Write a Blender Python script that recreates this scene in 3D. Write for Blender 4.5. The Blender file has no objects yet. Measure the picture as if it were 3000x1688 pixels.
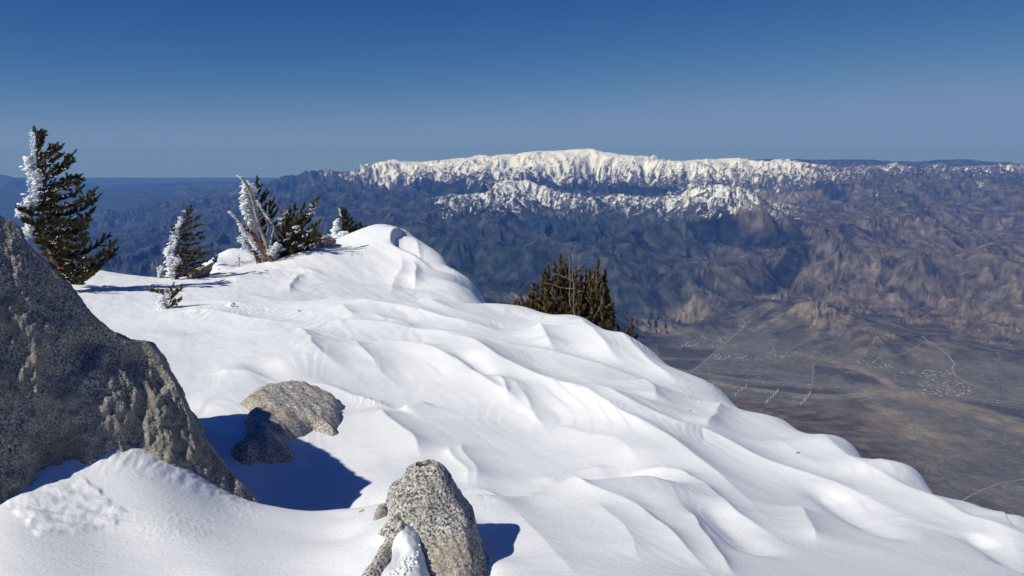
import bpy, math, random
import numpy as np
from mathutils import Vector

random.seed(7)
RNG = np.random.default_rng(11)
SC = bpy.context.scene
COL = SC.collection
R = math.radians

# ------------------------------------------------------------------ camera
F = 2310.0                      # focal length in pixels of the 3000 px wide photograph
PITCH = R(9.75)
cam_data = bpy.data.cameras.new("camera")
cam_data.sensor_width = 36.0
cam_data.lens = 36.0 * F / 3000.0
cam_data.clip_start = 0.1
cam_data.clip_end = 200000.0
cam = bpy.data.objects.new("camera", cam_data)
cam.location = (0, 0, 0)        # the eye, 1.6 m above the summit snow; all heights are relative to it
cam.rotation_euler = (math.pi / 2 - PITCH, 0, 0)
COL.objects.link(cam)
SC.camera = cam

# ------------------------------------------------------------------ sun and sky
SUN_EL, SUN_AZ = R(44.5), R(-126)     # azimuth from the viewing direction, negative = to the left
sun_dir = Vector((math.sin(SUN_AZ) * math.cos(SUN_EL), math.cos(SUN_AZ) * math.cos(SUN_EL), math.sin(SUN_EL)))
sun_data = bpy.data.lights.new("sun", 'SUN')
sun_data.energy = 3.85
sun_data.angle = R(0.53)
sun_data.color = (1.0, 0.972, 0.90)
sun = bpy.data.objects.new("sun", sun_data)
sun.rotation_euler = sun_dir.to_track_quat('Z', 'Y').to_euler()
sun.location = sun_dir * 200
COL.objects.link(sun)

world = bpy.data.worlds.new("World")
SC.world = world
world.use_nodes = True
wn, wl = world.node_tree.nodes, world.node_tree.links
wn.clear()
w_out = wn.new('ShaderNodeOutputWorld')
SKY_CURVE = ((2.5, 0.0588, 0.176, 0.12), (1.6, 0.0572, 0.268, 0.15), (0.82, 0.1193, 0.452, 0.20))
w_bg = wn.new('ShaderNodeBackground')
w_sky = wn.new('ShaderNodeTexSky')
w_sky.sky_type = 'NISHITA'
w_sky.sun_disc = False
w_sky.sun_elevation = SUN_EL
w_sky.sun_rotation = SUN_AZ
w_sky.altitude = 3300
w_sky.air_density = 0.6
w_sky.dust_density = 0.05
w_sky.ozone_density = 4.0
w_tc = wn.new('ShaderNodeTexCoord')
w_add = wn.new('ShaderNodeVectorMath'); w_add.operation = 'ADD'
w_add.inputs[1].default_value = (0, 0, 0.07)      # the true horizon lies below eye level at 3300 m
w_nrm = wn.new('ShaderNodeVectorMath'); w_nrm.operation = 'NORMALIZE'
w_bg.inputs['Strength'].default_value = 0.068
wl.new(w_tc.outputs['Generated'], w_add.inputs[0])
wl.new(w_add.outputs[0], w_nrm.inputs[0])
wl.new(w_nrm.outputs[0], w_sky.inputs['Vector'])
w_sep = wn.new('ShaderNodeSeparateColor'); w_com = wn.new('ShaderNodeCombineColor')
wl.new(w_sky.outputs[0], w_sep.inputs[0])
for k, (g, a, top, soft) in enumerate(SKY_CURVE):     # the camera's contrast: deeper overhead, dull pale blue at the horizon
    chain = []
    for op, v1, v2 in (('POWER', g, 0), ('MULTIPLY', a, 0), ('SMOOTH_MIN', top, soft), ('DIVIDE', 0.068, 0)):
        m = wn.new('ShaderNodeMath'); m.operation = op; m.inputs[1].default_value = v1; m.inputs[2].default_value = v2
        if chain: wl.new(chain[-1].outputs[0], m.inputs[0])
        chain.append(m)
    wl.new(w_sep.outputs[k], chain[0].inputs[0]); wl.new(chain[-1].outputs[0], w_com.inputs[k])
wl.new(w_com.outputs[0], w_bg.inputs['Color'])
wl.new(w_bg.outputs[0], w_out.inputs['Surface'])

SC.view_settings.view_transform = 'Standard'
SC.view_settings.look = 'None'
SC.view_settings.exposure = 0.0
SC.view_settings.gamma = 1.0
SC.view_settings.use_curve_mapping = False
SC.render.engine = 'CYCLES'
SC.cycles.max_bounces = 6
SC.cycles.diffuse_bounces = 3
SC.cycles.volume_bounces = 0
SC.cycles.use_denoising = True

# ------------------------------------------------------------------ geometry helpers
SP, CP = math.sin(PITCH), math.cos(PITCH)
def tanv(v):
    """height per metre of depth of the sight line through row v"""
    yc = -(np.asarray(v, float) - 844.0) / F
    return (-SP + yc * CP) / (CP + yc * SP)
def tana(u, v):
    yc = -(np.asarray(v, float) - 844.0) / F
    return ((np.asarray(u, float) - 1500.0) / F) / (CP + yc * SP)
def P(u, v, Y):
    return np.array([tana(u, v) * Y, Y, tanv(v) * Y])
def px(n, Y):
    return n * Y / F

def hash2(ix, iy, seed):
    h = (ix.astype(np.int64) * 374761393 + iy.astype(np.int64) * 668265263 + seed * 974634777) & 0xFFFFFFFF
    h = ((h ^ (h >> 13)) * 1274126177) & 0xFFFFFFFF
    h = ((h ^ (h >> 15)) * 2246822519) & 0xFFFFFFFF
    return ((h ^ (h >> 16)) & 0xFFFFFF) / float(0xFFFFFF)
def pn2(x, y, seed=0):
    """gradient noise, about -1..1"""
    xi, yi = np.floor(x), np.floor(y)
    xf, yf = x - xi, y - yi
    sx = xf * xf * xf * (xf * (xf * 6 - 15) + 10)
    sy = yf * yf * yf * (yf * (yf * 6 - 15) + 10)
    def g(dx, dy):
        a = hash2(xi + dx, yi + dy, seed) * (2 * math.pi)
        return np.cos(a) * (xf - dx) + np.sin(a) * (yf - dy)
    n0 = g(0, 0) + sx * (g(1, 0) - g(0, 0))
    n1 = g(0, 1) + sx * (g(1, 1) - g(0, 1))
    return (n0 + sy * (n1 - n0)) * 1.4
def fbm2(x, y, octv, seed=0, gain=0.5):
    s, a, f = 0.0, 1.0, 1.0
    for k in range(octv):
        s = s + a * pn2(x * f + 17.3 * k, y * f - 9.1 * k, seed + k * 7)
        a *= gain; f *= 2.03
    return s
def pn3(p, seed=0):
    """cheap 3-D noise out of three planes of 2-D noise"""
    x, y, z = p[..., 0], p[..., 1], p[..., 2]
    return (pn2(x + 0.37 * z, y - 0.61 * z, seed) + pn2(y + 0.43 * x, z + 0.29 * x, seed + 3) + pn2(z - 0.31 * y, x + 0.53 * y, seed + 5)) * 0.6
def fbm3(p, octv, seed=0, gain=0.5):
    s, a, f = 0.0, 1.0, 1.0
    for k in range(octv):
        s = s + a * pn3(p * f + 5.7 * k, seed + 11 * k)
        a *= gain; f *= 2.07
    return s
def sstep(e0, e1, x):
    t = np.clip((x - e0) / (e1 - e0), 0, 1)
    return t * t * (3 - 2 * t)

class TPS:
    def __init__(self, p, t, lam):
        p, t = np.asarray(p, float), np.asarray(t, float)
        n = len(p)
        d = np.linalg.norm(p[:, None] - p[None], axis=2)
        A = np.zeros((n + 3, n + 3))
        A[:n, :n] = self.k(d) + lam * np.eye(n)
        A[:n, n] = 1; A[:n, n + 1:] = p
        A[n, :n] = 1; A[n + 1:, :n] = p.T
        self.w = np.linalg.solve(A, np.concatenate([t, np.zeros(3)]))
        self.p = p
    @staticmethod
    def k(d):
        return d * d * np.log(np.maximum(d, 1e-9))
    def __call__(self, a, b):
        sh = np.broadcast(a, b).shape
        a, b = np.broadcast_to(a, sh).ravel(), np.broadcast_to(b, sh).ravel()
        out = np.empty(a.size)
        n = len(self.p)
        pa, pb = self.p[:, 0].astype(np.float32), self.p[:, 1].astype(np.float32)
        w = self.w[:n]
        for i in range(0, a.size, 20000):
            x, y = a[i:i + 20000], b[i:i + 20000]
            d2 = (x.astype(np.float32)[:, None] - pa) ** 2 + (y.astype(np.float32)[:, None] - pb) ** 2
            K = 0.5 * d2 * np.log(np.maximum(d2, 1e-12))
            out[i:i + 20000] = K.astype(np.float64) @ w + self.w[n] + self.w[n + 1] * x + self.w[n + 2] * y
        return out.reshape(sh)

def mesh_np(name, verts, quads=None, tris=None, smooth=True):
    me = bpy.data.meshes.new(name)
    verts = np.asarray(verts, np.float32).reshape(-1, 3)
    nq = 0 if quads is None else len(quads)
    nt = 0 if tris is None else len(tris)
    loops = []
    if nq: loops.append(np.asarray(quads, np.int32).ravel())
    if nt: loops.append(np.asarray(tris, np.int32).ravel())
    loops = np.concatenate(loops)
    starts = np.concatenate([np.arange(nq) * 4, nq * 4 + np.arange(nt) * 3]).astype(np.int32)
    me.vertices.add(len(verts)); me.vertices.foreach_set('co', verts.ravel())
    me.loops.add(len(loops)); me.loops.foreach_set('vertex_index', loops)
    me.polygons.add(nq + nt); me.polygons.foreach_set('loop_start', starts)
    me.polygons.foreach_set('use_smooth', np.full(nq + nt, smooth, bool))
    me.update(calc_edges=True)
    me.validate()
    return me
def grid_quads(ny, nx):
    i = np.arange(ny - 1)[:, None] * nx + np.arange(nx - 1)[None]
    return np.stack([i, i + 1, i + 1 + nx, i + nx], -1).reshape(-1, 4)
def link(name, me, mat=None, parent=None):
    o = bpy.data.objects.new(name, me)
    COL.objects.link(o)
    if mat is not None and me is not None and len(me.materials) == 0:
        me.materials.append(mat)
    if parent is not None: o.parent = parent
    return o
def tag(o, label=None, cat=None, group=None, kind=None):
    if label: o['label'] = label
    if cat: o['category'] = cat
    if group: o['group'] = group
    if kind: o['kind'] = kind
    return o
def thing(name, label, cat, loc, group=None):
    o = bpy.data.objects.new(name, None)
    COL.objects.link(o)
    o.location = loc
    o.empty_display_size = 0.1
    return tag(o, label, cat, group)

# ------------------------------------------------------------------ material helpers
def new_mat(name):
    m = bpy.data.materials.new(name)
    m.use_nodes = True
    nt = m.node_tree
    b = nt.nodes['Principled BSDF']
    return m, nt, b
def nd(nt, typ, **kw):
    n = nt.nodes.new(typ)
    for k, v in kw.items():
        if k in n.bl_rna.properties.keys(): setattr(n, k, v)
        else: n.inputs[k].default_value = v
    return n
def ramp(nt, fac, stops, interp='LINEAR'):
    r = nt.nodes.new('ShaderNodeValToRGB')
    r.color_ramp.interpolation = interp
    e = r.color_ramp.elements
    while len(e) > 1: e.remove(e[-1])
    e[0].position, e[0].color = stops[0][0], (*stops[0][1], 1)
    for p, c in stops[1:]:
        k = e.new(p); k.color = (*c, 1)
    nt.links.new(fac, r.inputs[0])
    return r.outputs[0]
def mix(nt, fac, a, b):
    m = nt.nodes.new('ShaderNodeMix'); m.data_type = 'RGBA'
    for s, v in ((m.inputs[0], fac), (m.inputs[6], a), (m.inputs[7], b)):
        if hasattr(v, 'default_value') or isinstance(v, bpy.types.NodeSocket): nt.links.new(v, s)
        elif isinstance(v, (int, float)): s.default_value = v
        else: s.default_value = (*v, 1)
    return m.outputs[2]
def math_n(nt, op, a, b=None, clamp=False):
    m = nt.nodes.new('ShaderNodeMath'); m.operation = op; m.use_clamp = clamp
    for s, v in ((m.inputs[0], a), (m.inputs[1], b)):
        if v is None: continue
        if isinstance(v, bpy.types.NodeSocket): nt.links.new(v, s)
        else: s.default_value = v
    return m.outputs[0]
def tex_obj(nt, scale=(1, 1, 1), rot=(0, 0, 0)):
    tc = nt.nodes.new('ShaderNodeTexCoord')
    mp = nt.nodes.new('ShaderNodeMapping')
    mp.inputs['Scale'].default_value = scale
    mp.inputs['Rotation'].default_value = rot
    nt.links.new(tc.outputs['Object'], mp.inputs['Vector'])
    return mp.outputs[0]
def noise(nt, vec, scale, detail=3.0, rough=0.5, distortion=0.0):
    n = nd(nt, 'ShaderNodeTexNoise')
    n.inputs['Scale'].default_value = scale
    n.inputs['Detail'].default_value = detail
    n.inputs['Roughness'].default_value = rough
    n.inputs['Distortion'].default_value = distortion
    nt.links.new(vec, n.inputs['Vector'])
    return n.outputs['Fac']
def bump(nt, b, height, strength, dist, prev=None):
    n = nd(nt, 'ShaderNodeBump')
    n.inputs['Strength'].default_value = strength
    n.inputs['Distance'].default_value = dist
    nt.links.new(height, n.inputs['Height'])
    if prev is not None: nt.links.new(prev, n.inputs['Normal'])
    nt.links.new(n.outputs[0], b.inputs['Normal'])
    return n.outputs[0]

# snow on the summit
M_SNOW, nt, b = new_mat("snow")
b.inputs['Roughness'].default_value = 0.62
b.inputs['Specular IOR Level'].default_value = 0.28
v = tex_obj(nt)
vs = tex_obj(nt, (2.2, 9.0, 6.0), (0, 0, R(-62)))
n1 = noise(nt, vs, 1.3, 5, 0.6)
n2 = noise(nt, v, 60, 4, 0.65)
n3 = noise(nt, v, 420, 2, 0.6)
nt.links.new(ramp(nt, n1, [(0.3, (0.88, 0.893, 0.870)), (0.7, (0.925, 0.935, 0.910))]), b.inputs['Base Color'])
pb = bump(nt, b, n1, 0.2, 0.012)
vs2 = tex_obj(nt, (7.0, 42.0, 20.0), (0, 0, R(-62)))
n4 = noise(nt, vs2, 1.0, 5, 0.7)
pb = bump(nt, b, n4, 0.30, 0.010, pb)
pb = bump(nt, b, n2, 0.45, 0.006, pb)
bump(nt, b, n3, 0.55, 0.0016, pb)

# rime ice on the trees
M_RIME, nt, b = new_mat("rime_ice")
b.inputs['Base Color'].default_value = (0.89, 0.90, 0.905, 1)
b.inputs['Roughness'].default_value = 0.5
bump(nt, b, noise(nt, tex_obj(nt, (10, 40, 40)), 1.0, 4, 0.6), 0.6, 0.02)

def granite(name, scale, tint, stain, flat=0.0):
    m, nt, b = new_mat(name)
    b.inputs['Roughness'].default_value = 0.85
    b.inputs['Specular IOR Level'].default_value = 0.3
    v = tex_obj(nt)
    g1 = noise(nt, v, 82 * scale, 2, 0.8)
    g2 = noise(nt, v, 210 * scale, 2, 0.7)
    big = noise(nt, v, 2.3 * scale ** 0.3, 5, 0.6)
    mid = noise(nt, v, 9 * scale ** 0.5, 4, 0.6)
    gr = math_n(nt, 'ADD', math_n(nt, 'MULTIPLY', g1, 0.62), math_n(nt, 'MULTIPLY', g2, 0.38))
    c = ramp(nt, gr, [(0.40, (0.022, 0.021, 0.02)), (0.445, (0.10, 0.095, 0.085)), (0.475, tuple(0.62 * k for k in tint)), (0.53, tint), (0.60, tuple(min(1, 1.5 * k) for k in tint))])
    st = mix(nt, ramp(nt, big, [(0.48, (0, 0, 0)), (0.66, (0.62, 0.62, 0.62))]), c, stain)
    lich = mix(nt, ramp(nt, mid, [(0.56, (0, 0, 0)), (0.74, (0.22, 0.22, 0.22))]), st, (0.11, 0.105, 0.10))
    nt.links.new(lich, b.inputs['Base Color'])
    pb = bump(nt, b, mid, 0.5, 0.03)
    pb = bump(nt, b, g1, 0.75, 0.007, pb)
    bump(nt, b, g2, 0.6, 0.003, pb)
    return m
M_GRAN = granite("granite", 1.0, (0.52, 0.49, 0.435), (0.40, 0.32, 0.22))
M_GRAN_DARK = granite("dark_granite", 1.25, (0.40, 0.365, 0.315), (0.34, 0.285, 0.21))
M_GRAN_FAR = granite("far_granite", 0.16, (0.42, 0.36, 0.29), (0.36, 0.26, 0.18))

def needle_mat(name, dark, light):
    m, nt, b = new_mat(name)
    b.inputs['Roughness'].default_value = 0.6
    b.inputs['Specular IOR Level'].default_value = 0.25
    n = noise(nt, tex_obj(nt), 7.0, 3, 0.6)
    nt.links.new(ramp(nt, n, [(0.34, dark), (0.66, light)]), b.inputs['Base Color'])
    return m
M_NEEDLE = needle_mat("pine_needles", (0.030, 0.034, 0.018), (0.11, 0.098, 0.04))
M_NEEDLE_OLIVE = needle_mat("olive_needles", (0.055, 0.054, 0.022), (0.17, 0.14, 0.052))
M_NEEDLE_BROWN = needle_mat("brown_needles", (0.075, 0.056, 0.026), (0.25, 0.178, 0.075))
def wood_mat(name, c0, c1):
    m, nt, b = new_mat(name)
    b.inputs['Roughness'].default_value = 0.85
    n = noise(nt, tex_obj(nt, (14, 14, 3)), 1.6, 5, 0.65)
    nt.links.new(ramp(nt, n, [(0.36, c0), (0.64, c1)]), b.inputs['Base Color'])
    bump(nt, b, n, 0.7, 0.02)
    return m
M_BARK = wood_mat("bark", (0.05, 0.032, 0.022), (0.16, 0.10, 0.07))
M_REDWOOD = wood_mat("red_bark", (0.075, 0.032, 0.018), (0.22, 0.105, 0.062))
M_GREYWOOD = wood_mat("weathered_wood", (0.13, 0.10, 0.08), (0.40, 0.36, 0.32))
M_TWIG = wood_mat("pale_twig", (0.22, 0.17, 0.13), (0.42, 0.35, 0.28))

# ------------------------------------------------------------------ far terrain
# (pixel column, [(distance km, row 'v' or height km)]): skyline, ridges, feet and floors, read off the photograph
FAR = {
 -700: [(5,-2.3,'z'),(12,-2.5,'z'),(16,-2.45,'z'),(25,-2.6,'z'),(40,-2.65,'z'),(60,-1.9,'z'),(75,-3.0,'z')],
 0: [(5,-2.3,'z'),(10,-2.45,'z'),(16,810),(22,725),(30,662),(40,606),(50,570),(58,526),(63,528),(75,-3.2,'z')],
 130: [(60,538),(58,540)],
 250: [(5,-2.3,'z'),(12,-2.5,'z'),(16,800),(22,715),(27,676),(31,640),(34,640),(40,610),(50,573),(62,547),(75,-3.2,'z')],
 500: [(5,-2.3,'z'),(12,-2.5,'z'),(16,790),(20,735),(24,688),(28,640),(32,603),(35,603),(40,595),(52,565),(62,542),(75,-3.2,'z')],
 700: [(5,-2.3,'z'),(12,-2.5,'z'),(16,780),(20,715),(24,660),(28,615),(32,583),(36,578),(50,553),(60,539),(75,-3.2,'z')],
 850: [(5,-2.3,'z'),(12,-2.45,'z'),(16,770),(20,700),(24,635),(28,583),(32,545),(35,530),(40,-1.7,'z'),(60,-2.6,'z')],
 1000: [(5,-2.4,'z'),(12,-2.4,'z'),(14.5,810),(17,740),(20,680),(24,620),(28,562),(31,526),(33,510),(38,-1.5,'z'),(60,-2.6,'z')],
 1090: [(33,497)],
 1150: [(5,-2.5,'z'),(10,-2.5,'z'),(12,858),(14,790),(16.5,725),(19,675),(22,630),(25,595),(27,570),(30,512),(32.5,472),(38,-.9,'z'),(60,-2.4,'z')],
 1250: [(10,-2.6,'z'),(12,865),(14,795),(16.5,720),(19,660),(21.5,615),(23.5,590),(25,587),(27,565),(30,508),(32.5,467),(38,-.9,'z'),(60,-2.2,'z')],
 1320: [(22.5,580),(23.3,563)],
 1400: [(5,-2.6,'z'),(10,-2.65,'z'),(11.5,885),(13.5,815),(16,740),(19,665),(22,600),(23.5,557),(25,-1.38,'z'),(27,552),(29.5,510),(32.5,461),(38,-.8,'z'),(60,-2.,'z')],
 1480: [(23.6,560),(32.5,463)],
 1545: [(10,-2.7,'z'),(11.5,895),(13,840),(16,750),(19,670),(22,600),(24,548),(25.5,-1.42,'z'),(27.5,542),(30,492),(32.5,448),(38,-.7,'z'),(60,-1.6,'z')],
 1590: [(32.5,447)],
 1650: [(5,-2.7,'z'),(10,-2.7,'z'),(11.5,910),(13,850),(16,755),(19,680),(22,610),(23.5,565),(25,-1.45,'z'),(27.5,545),(30,497),(33,447),(38,-.6,'z')],
 1740: [(10,-2.72,'z'),(11.5,920),(13,860),(16,760),(19,685),(21.5,620),(23,572),(25,-1.45,'z'),(27.5,545),(30.5,488),(33.5,434),(38,-.5,'z'),(60,-1.3,'z')],
 1790: [(33.5,444)],
 1860: [(5,-2.75,'z'),(10,-2.75,'z'),(11.5,942),(12.2,893),(13,868),(15.5,775),(18,700),(20.5,640),(22.5,596),(24.5,-1.5,'z'),(27,555),(30,502),(33,461),(38,-.5,'z')],
 1930: [(32,470)],
 2000: [(6,-2.7,'z'),(9,-2.8,'z'),(11.2,1003),(11.9,955),(12.4,908),(13.2,880),(15.5,780),(18,690),(19.5,640),(20.5,598),(23,-1.48,'z'),(27,555),(29.5,512),(32,470),(40,-.6,'z')],
 2150: [(9,-2.8,'z'),(11.2,1003),(11.9,965),(12.5,930),(13.5,890),(15.5,800),(17.5,690),(18.5,627),(19.5,-1.62,'z'),(20.5,584),(23,-1.42,'z'),(26.5,560),(29,517),(31.5,466),(36,-.7,'z'),(45,471)],
 2230: [(31.5,478)],
 2290: [(9,-2.8,'z'),(11.2,995),(12.3,930),(13.5,878),(14.5,842),(16,775),(17.5,712),(18.2,650),(20,-1.85,'z'),(23,620),(26,575),(28.5,532),(30.5,492),(36,-.9,'z'),(45,471)],
 2345: [(14.2,842),(16,770),(17.5,712),(18.3,688)],
 2420: [(8.5,-2.8,'z'),(11.2,988),(12.5,905),(14,835),(15.5,765),(17,700),(17.8,668),(20,660),(23,610),(26,565),(28.5,527),(30.5,505),(36,-.95,'z'),(46,468),(60,-1.5,'z')],
 2550: [(8,-2.8,'z'),(10.8,1003),(11.8,945),(13,880),(14.5,815),(16,735),(17,690),(19,650),(22,605),(25,565),(28,525),(30.5,501),(36,-1.0,'z'),(46,472)],
 2640: [(46,477)],
 2700: [(8,-2.8,'z'),(10.8,1003),(12,935),(13.5,850),(15,780),(16.5,715),(17.5,692),(20,650),(23,600),(26,555),(29,517),(31,498),(36,-1.0,'z'),(46,475)],
 2780: [(46,469)],
 2850: [(8,-2.8,'z'),(10.6,1013),(11.6,950),(13,870),(14.5,795),(16,735),(17,715),(19,670),(22,615),(25,570),(28,530),(31,498),(37,-1.0,'z'),(46,469)],
 2930: [(44,479)],
 3000: [(8,-2.8,'z'),(10.5,1018),(11.5,955),(13,865),(14.5,800),(16,750),(17,735),(19,690),(22,620),(25,570),(28,530),(32,492),(40,488),(46,487),(60,-2.,'z')],
 3700: [(5,-2.8,'z'),(8,-2.8,'z'),(10.5,-2.75,'z'),(13,-2.3,'z'),(17,-2.0,'z'),(25,-1.3,'z'),(32,-.7,'z'),(46,-.7,'z'),(60,-2.,'z')],
}
fp, ft = [], []
KA, KB = 1.0, 0.9
def far_add(u, D, v, mode=None):
    if mode == 'z': a, t = (u - 1500) / F * 1.02, v / D
    else: a, t = float(tana(u, v)), float(tanv(v))
    fp.append((a * KA, math.log(D) * KB)); ft.append(t)
for u, rows in FAR.items():
    for r in rows: far_add(u, *r)
for u in range(-900, 3900, 600):
    for D, z in ((0.35, -0.36), (1.0, -0.95), (2.0, -1.75), (3.4, -2.35)): far_add(u, D, z, 'z')
    far_add(u, 95, -3.6, 'z')
for u, D, z in ((2250,6.5,-2.30),(2400,6.8,-2.55),(2600,6.2,-2.68),(2800,5.5,-2.74),(3000,5.2,-2.78),(2000,6.0,-2.3),(2200,5.0,-2.1),(2500,5.0,-2.45)):
    far_add(u, D, z, 'z')
far_tps = TPS(fp, ft, 2e-5)

NFA, NFB = 950, 590
fa = np.concatenate([np.linspace(-1.15, -0.70, 40, endpoint=False), np.linspace(-0.70, 0.70, NFA - 80), np.linspace(0.70, 1.15, 41)[1:]])
NFA = len(fa)
fb = np.concatenate([np.geomspace(0.3, 4.6, 60, endpoint=False), np.geomspace(4.6, 62, NFB - 90), np.geomspace(62, 95, 31)[1:]])
NFB = len(fb)
FA, FY = np.meshgrid(fa, fb)
FX = FA * FY
FZ = far_tps(FA * KA, np.log(FY) * KB) * FY          # km
# relief weight: valley floors stay smooth
floor_w = sstep(-2.74, -2.45, FZ)
floor_w = np.where(FY < 9.5, floor_w * 0.35, floor_w)
floor_w = np.maximum(floor_w, 0.05)
left_plain = sstep(-0.12, -0.34, FA) * sstep(34, 40, FY)
floor_w = floor_w * (1 - 0.3 * left_plain)

def grads(Z):
    dZa = np.gradient(Z, fa, axis=1)
    dZb = np.gradient(Z, fb, axis=0)
    gx = dZa / FY
    gy = dZb - FA * gx
    return gx, gy
def gully(x, y, dx, dy, seed, fq=1.35):
    """stripes that run down the slope, cell by cell (x, y in wavelengths)"""
    xi, yi = np.floor(x), np.floor(y)
    C = np.zeros_like(x); S = np.zeros_like(x)
    for ox in (-1, 0, 1):
        for oy in (-1, 0, 1):
            cx, cy = xi + ox, yi + oy
            jx, jy = hash2(cx, cy, seed), hash2(cx, cy, seed + 1)
            rx, ry = x - (cx + jx), y - (cy + jy)
            d2 = rx * rx + ry * ry
            w = np.maximum(1 - d2 / 2.25, 0) ** 3
            ph = (rx * -dy + ry * dx) * (2 * math.pi * fq) + hash2(cx, cy, seed + 2) * 6.283
            C += w * np.cos(ph); S += w * np.sin(ph)
    return C / (np.sqrt(C * C + S * S) * 0.7 + 0.3 * 0.6 + 1e-6)
wx = FX + 0.35 * pn2(FX / 2.2, FY / 2.2, 3) + 0.1 * pn2(FX / 0.7, FY / 0.7, 4)
wy = FY + 0.35 * pn2(FX / 2.2, FY / 2.2, 5) + 0.1 * pn2(FX / 0.7, FY / 0.7, 6)
FZ0 = FZ.copy()
# spurs and canyons at the scale of kilometres, then gullies that run down their sides
qx, qy = FX + 0.9 * pn2(FX / 5, FY / 5, 11), FY + 0.9 * pn2(FX / 5, FY / 5, 12)
def ridged(lx, seed):
    n = 1.05 - np.sqrt(fbm2(qx / lx, qy / lx, 2, seed, 0.3) ** 2 + 0.008)
    return n * n
big_w = floor_w * (1 - 0.05 * sstep(21, 27, FY)) * (1 - 0.85 * sstep(-0.5, -0.05, FZ)) * (1 - 0.8 * sstep(34, 50, FY) * (FA > -0.2))
FZ = FZ + big_w * (0.70 * (ridged(5.2, 13) - 0.60) + 0.25 * (ridged(2.4, 17) - 0.60) + 0.045 * (ridged(1.2, 19) - 0.62))
GUL = np.zeros_like(FZ)
FZ_BIG = FZ.copy()
for k, (lam, amp) in enumerate(((2.6, 0.075), (1.3, 0.07), (0.65, 0.036), (0.33, 0.018))):
    gx, gy = grads(FZ)
    sl = np.sqrt(gx * gx + gy * gy) + 1e-6
    g = gully(wx / lam, wy / lam, gx / sl, gy / sl, 40 + k * 5)
    g = np.where(g > 0, g * (1 - 0.25 * g), g)
    A = amp * lam * np.minimum(sl, 0.6) * floor_w * (1 + 0.5 * sstep(20, 27, FY))
    fade = 1 - sstep(30, 60, FY) * (0.5 if k < 2 else 0.9)
    FZ = FZ + A * (g - 0.5) * fade
    GUL = GUL + g * (0.5, 0.8, 1.0, 0.8)[k]
gx, gy = grads(FZ_BIG)
sl = np.sqrt(gx * gx + gy * gy) + 1e-6
RIBS = 0.35 * GUL
for lam, w in ((0.42, 0.5), (0.21, 0.45), (0.11, 0.35)):
    RIBS = RIBS + w * gully(wx / lam, wy / lam, gx / sl, gy / sl, 240 + int(lam * 100))
RIBS = np.clip(RIBS * sstep(0.02, 0.15, sl), -1.2, 1.2)
FZ = FZ + 0.003 * fbm2(FX / 0.6, FY / 0.6, 3, 77)
FZ = FZ + sstep(36, 44, FY) * sstep(0.0, -0.15, FA) * (0.30 * fbm2(FX / 9.0, FY / 6.0, 4, 79) + 0.05)
FZ = np.where(FY > 4.2, np.maximum(FZ, -2.95), FZ)

def far_at(a, Y):
    """height (km) of the far terrain by bilinear lookup"""
    ia = np.clip(np.searchsorted(fa, a) - 1, 0, NFA - 2); ib = np.clip(np.searchsorted(fb, Y) - 1, 0, NFB - 2)
    ta = (a - fa[ia]) / (fa[ia + 1] - fa[ia]); tb = (Y - fb[ib]) / (fb[ib + 1] - fb[ib])
    return (FZ[ib, ia] * (1 - ta) + FZ[ib, ia + 1] * ta) * (1 - tb) + (FZ[ib + 1, ia] * (1 - ta) + FZ[ib + 1, ia + 1] * ta) * tb
def far_hit(u, v, lo=4.8, hi=40):
    a, t = float(tana(u, v)), float(tanv(v))
    Y = np.geomspace(lo, hi, 900)
    h = far_at(np.full(Y.shape, a), Y) / Y
    k = np.nonzero(h >= t)[0]
    i = k[0] if len(k) else int(np.argmax(h - t))
    return a * Y[i], Y[i], h[i] * Y[i]
def poly_dist(X, Y, pts):
    d = np.full(X.shape, 1e9)
    for (x0, y0), (x1, y1) in zip(pts[:-1], pts[1:]):
        ex, ey = x1 - x0, y1 - y0
        t = np.clip(((X - x0) * ex + (Y - y0) * ey) / (ex * ex + ey * ey + 1e-12), 0, 1)
        d = np.minimum(d, np.hypot(X - x0 - t * ex, Y - y0 - t * ey))
    return d
def inside(X, Y, poly):
    r = np.zeros(X.shape, bool)
    n = len(poly)
    for i in range(n):
        (x0, y0), (x1, y1) = poly[i], poly[(i + 1) % n]
        c = ((y0 > Y) != (y1 > Y)) & (X < (x1 - x0) * (Y - y0) / (y1 - y0 + 1e-12) + x0)
        r ^= c
    return r

# ground cover by place: snow line, dry brown slopes, pale washes, dark forest
uF = FA * F + 1500
nz = fbm2(FX / 3.0, FY / 3.0, 4, 91)
nz2 = fbm2(FX / 0.9, FY / 0.9, 3, 97)
line = np.interp(FY, [16, 19, 22, 24.5, 25.5, 27, 30, 40, 50, 70], [-1.30, -1.40, -1.47, -1.45, -1.33, -1.15, -1.10, -0.98, -1.6, -2.2])
line = line + 0.55 * sstep(1150, 800, uF) * sstep(20, 24, FY) * (FY < 42) + 0.45 * sstep(2250, 2550, uF)
line = line + 0.4 * sstep(1330, 1180, uF) * ((FY > 18) & (FY < 26.5))
A_snow = np.clip((FZ - line + 0.10 * nz + 0.06 * nz2 - 0.09 * GUL) / 1.45 + 0.30, 0, 1)
A_snow = np.where((FY > 40), A_snow * 0.25, A_snow)
A_dry = sstep(1650, 2650, uF) * (0.5 + 0.4 * sstep(-1.3, -2.2, FZ)) + 0.2 * nz + 0.10 * GUL
A_dry = np.clip(A_dry * (1 - 0.5 * sstep(38, 46, FY)), 0, 1)
bad = np.zeros(FX.shape)
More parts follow.
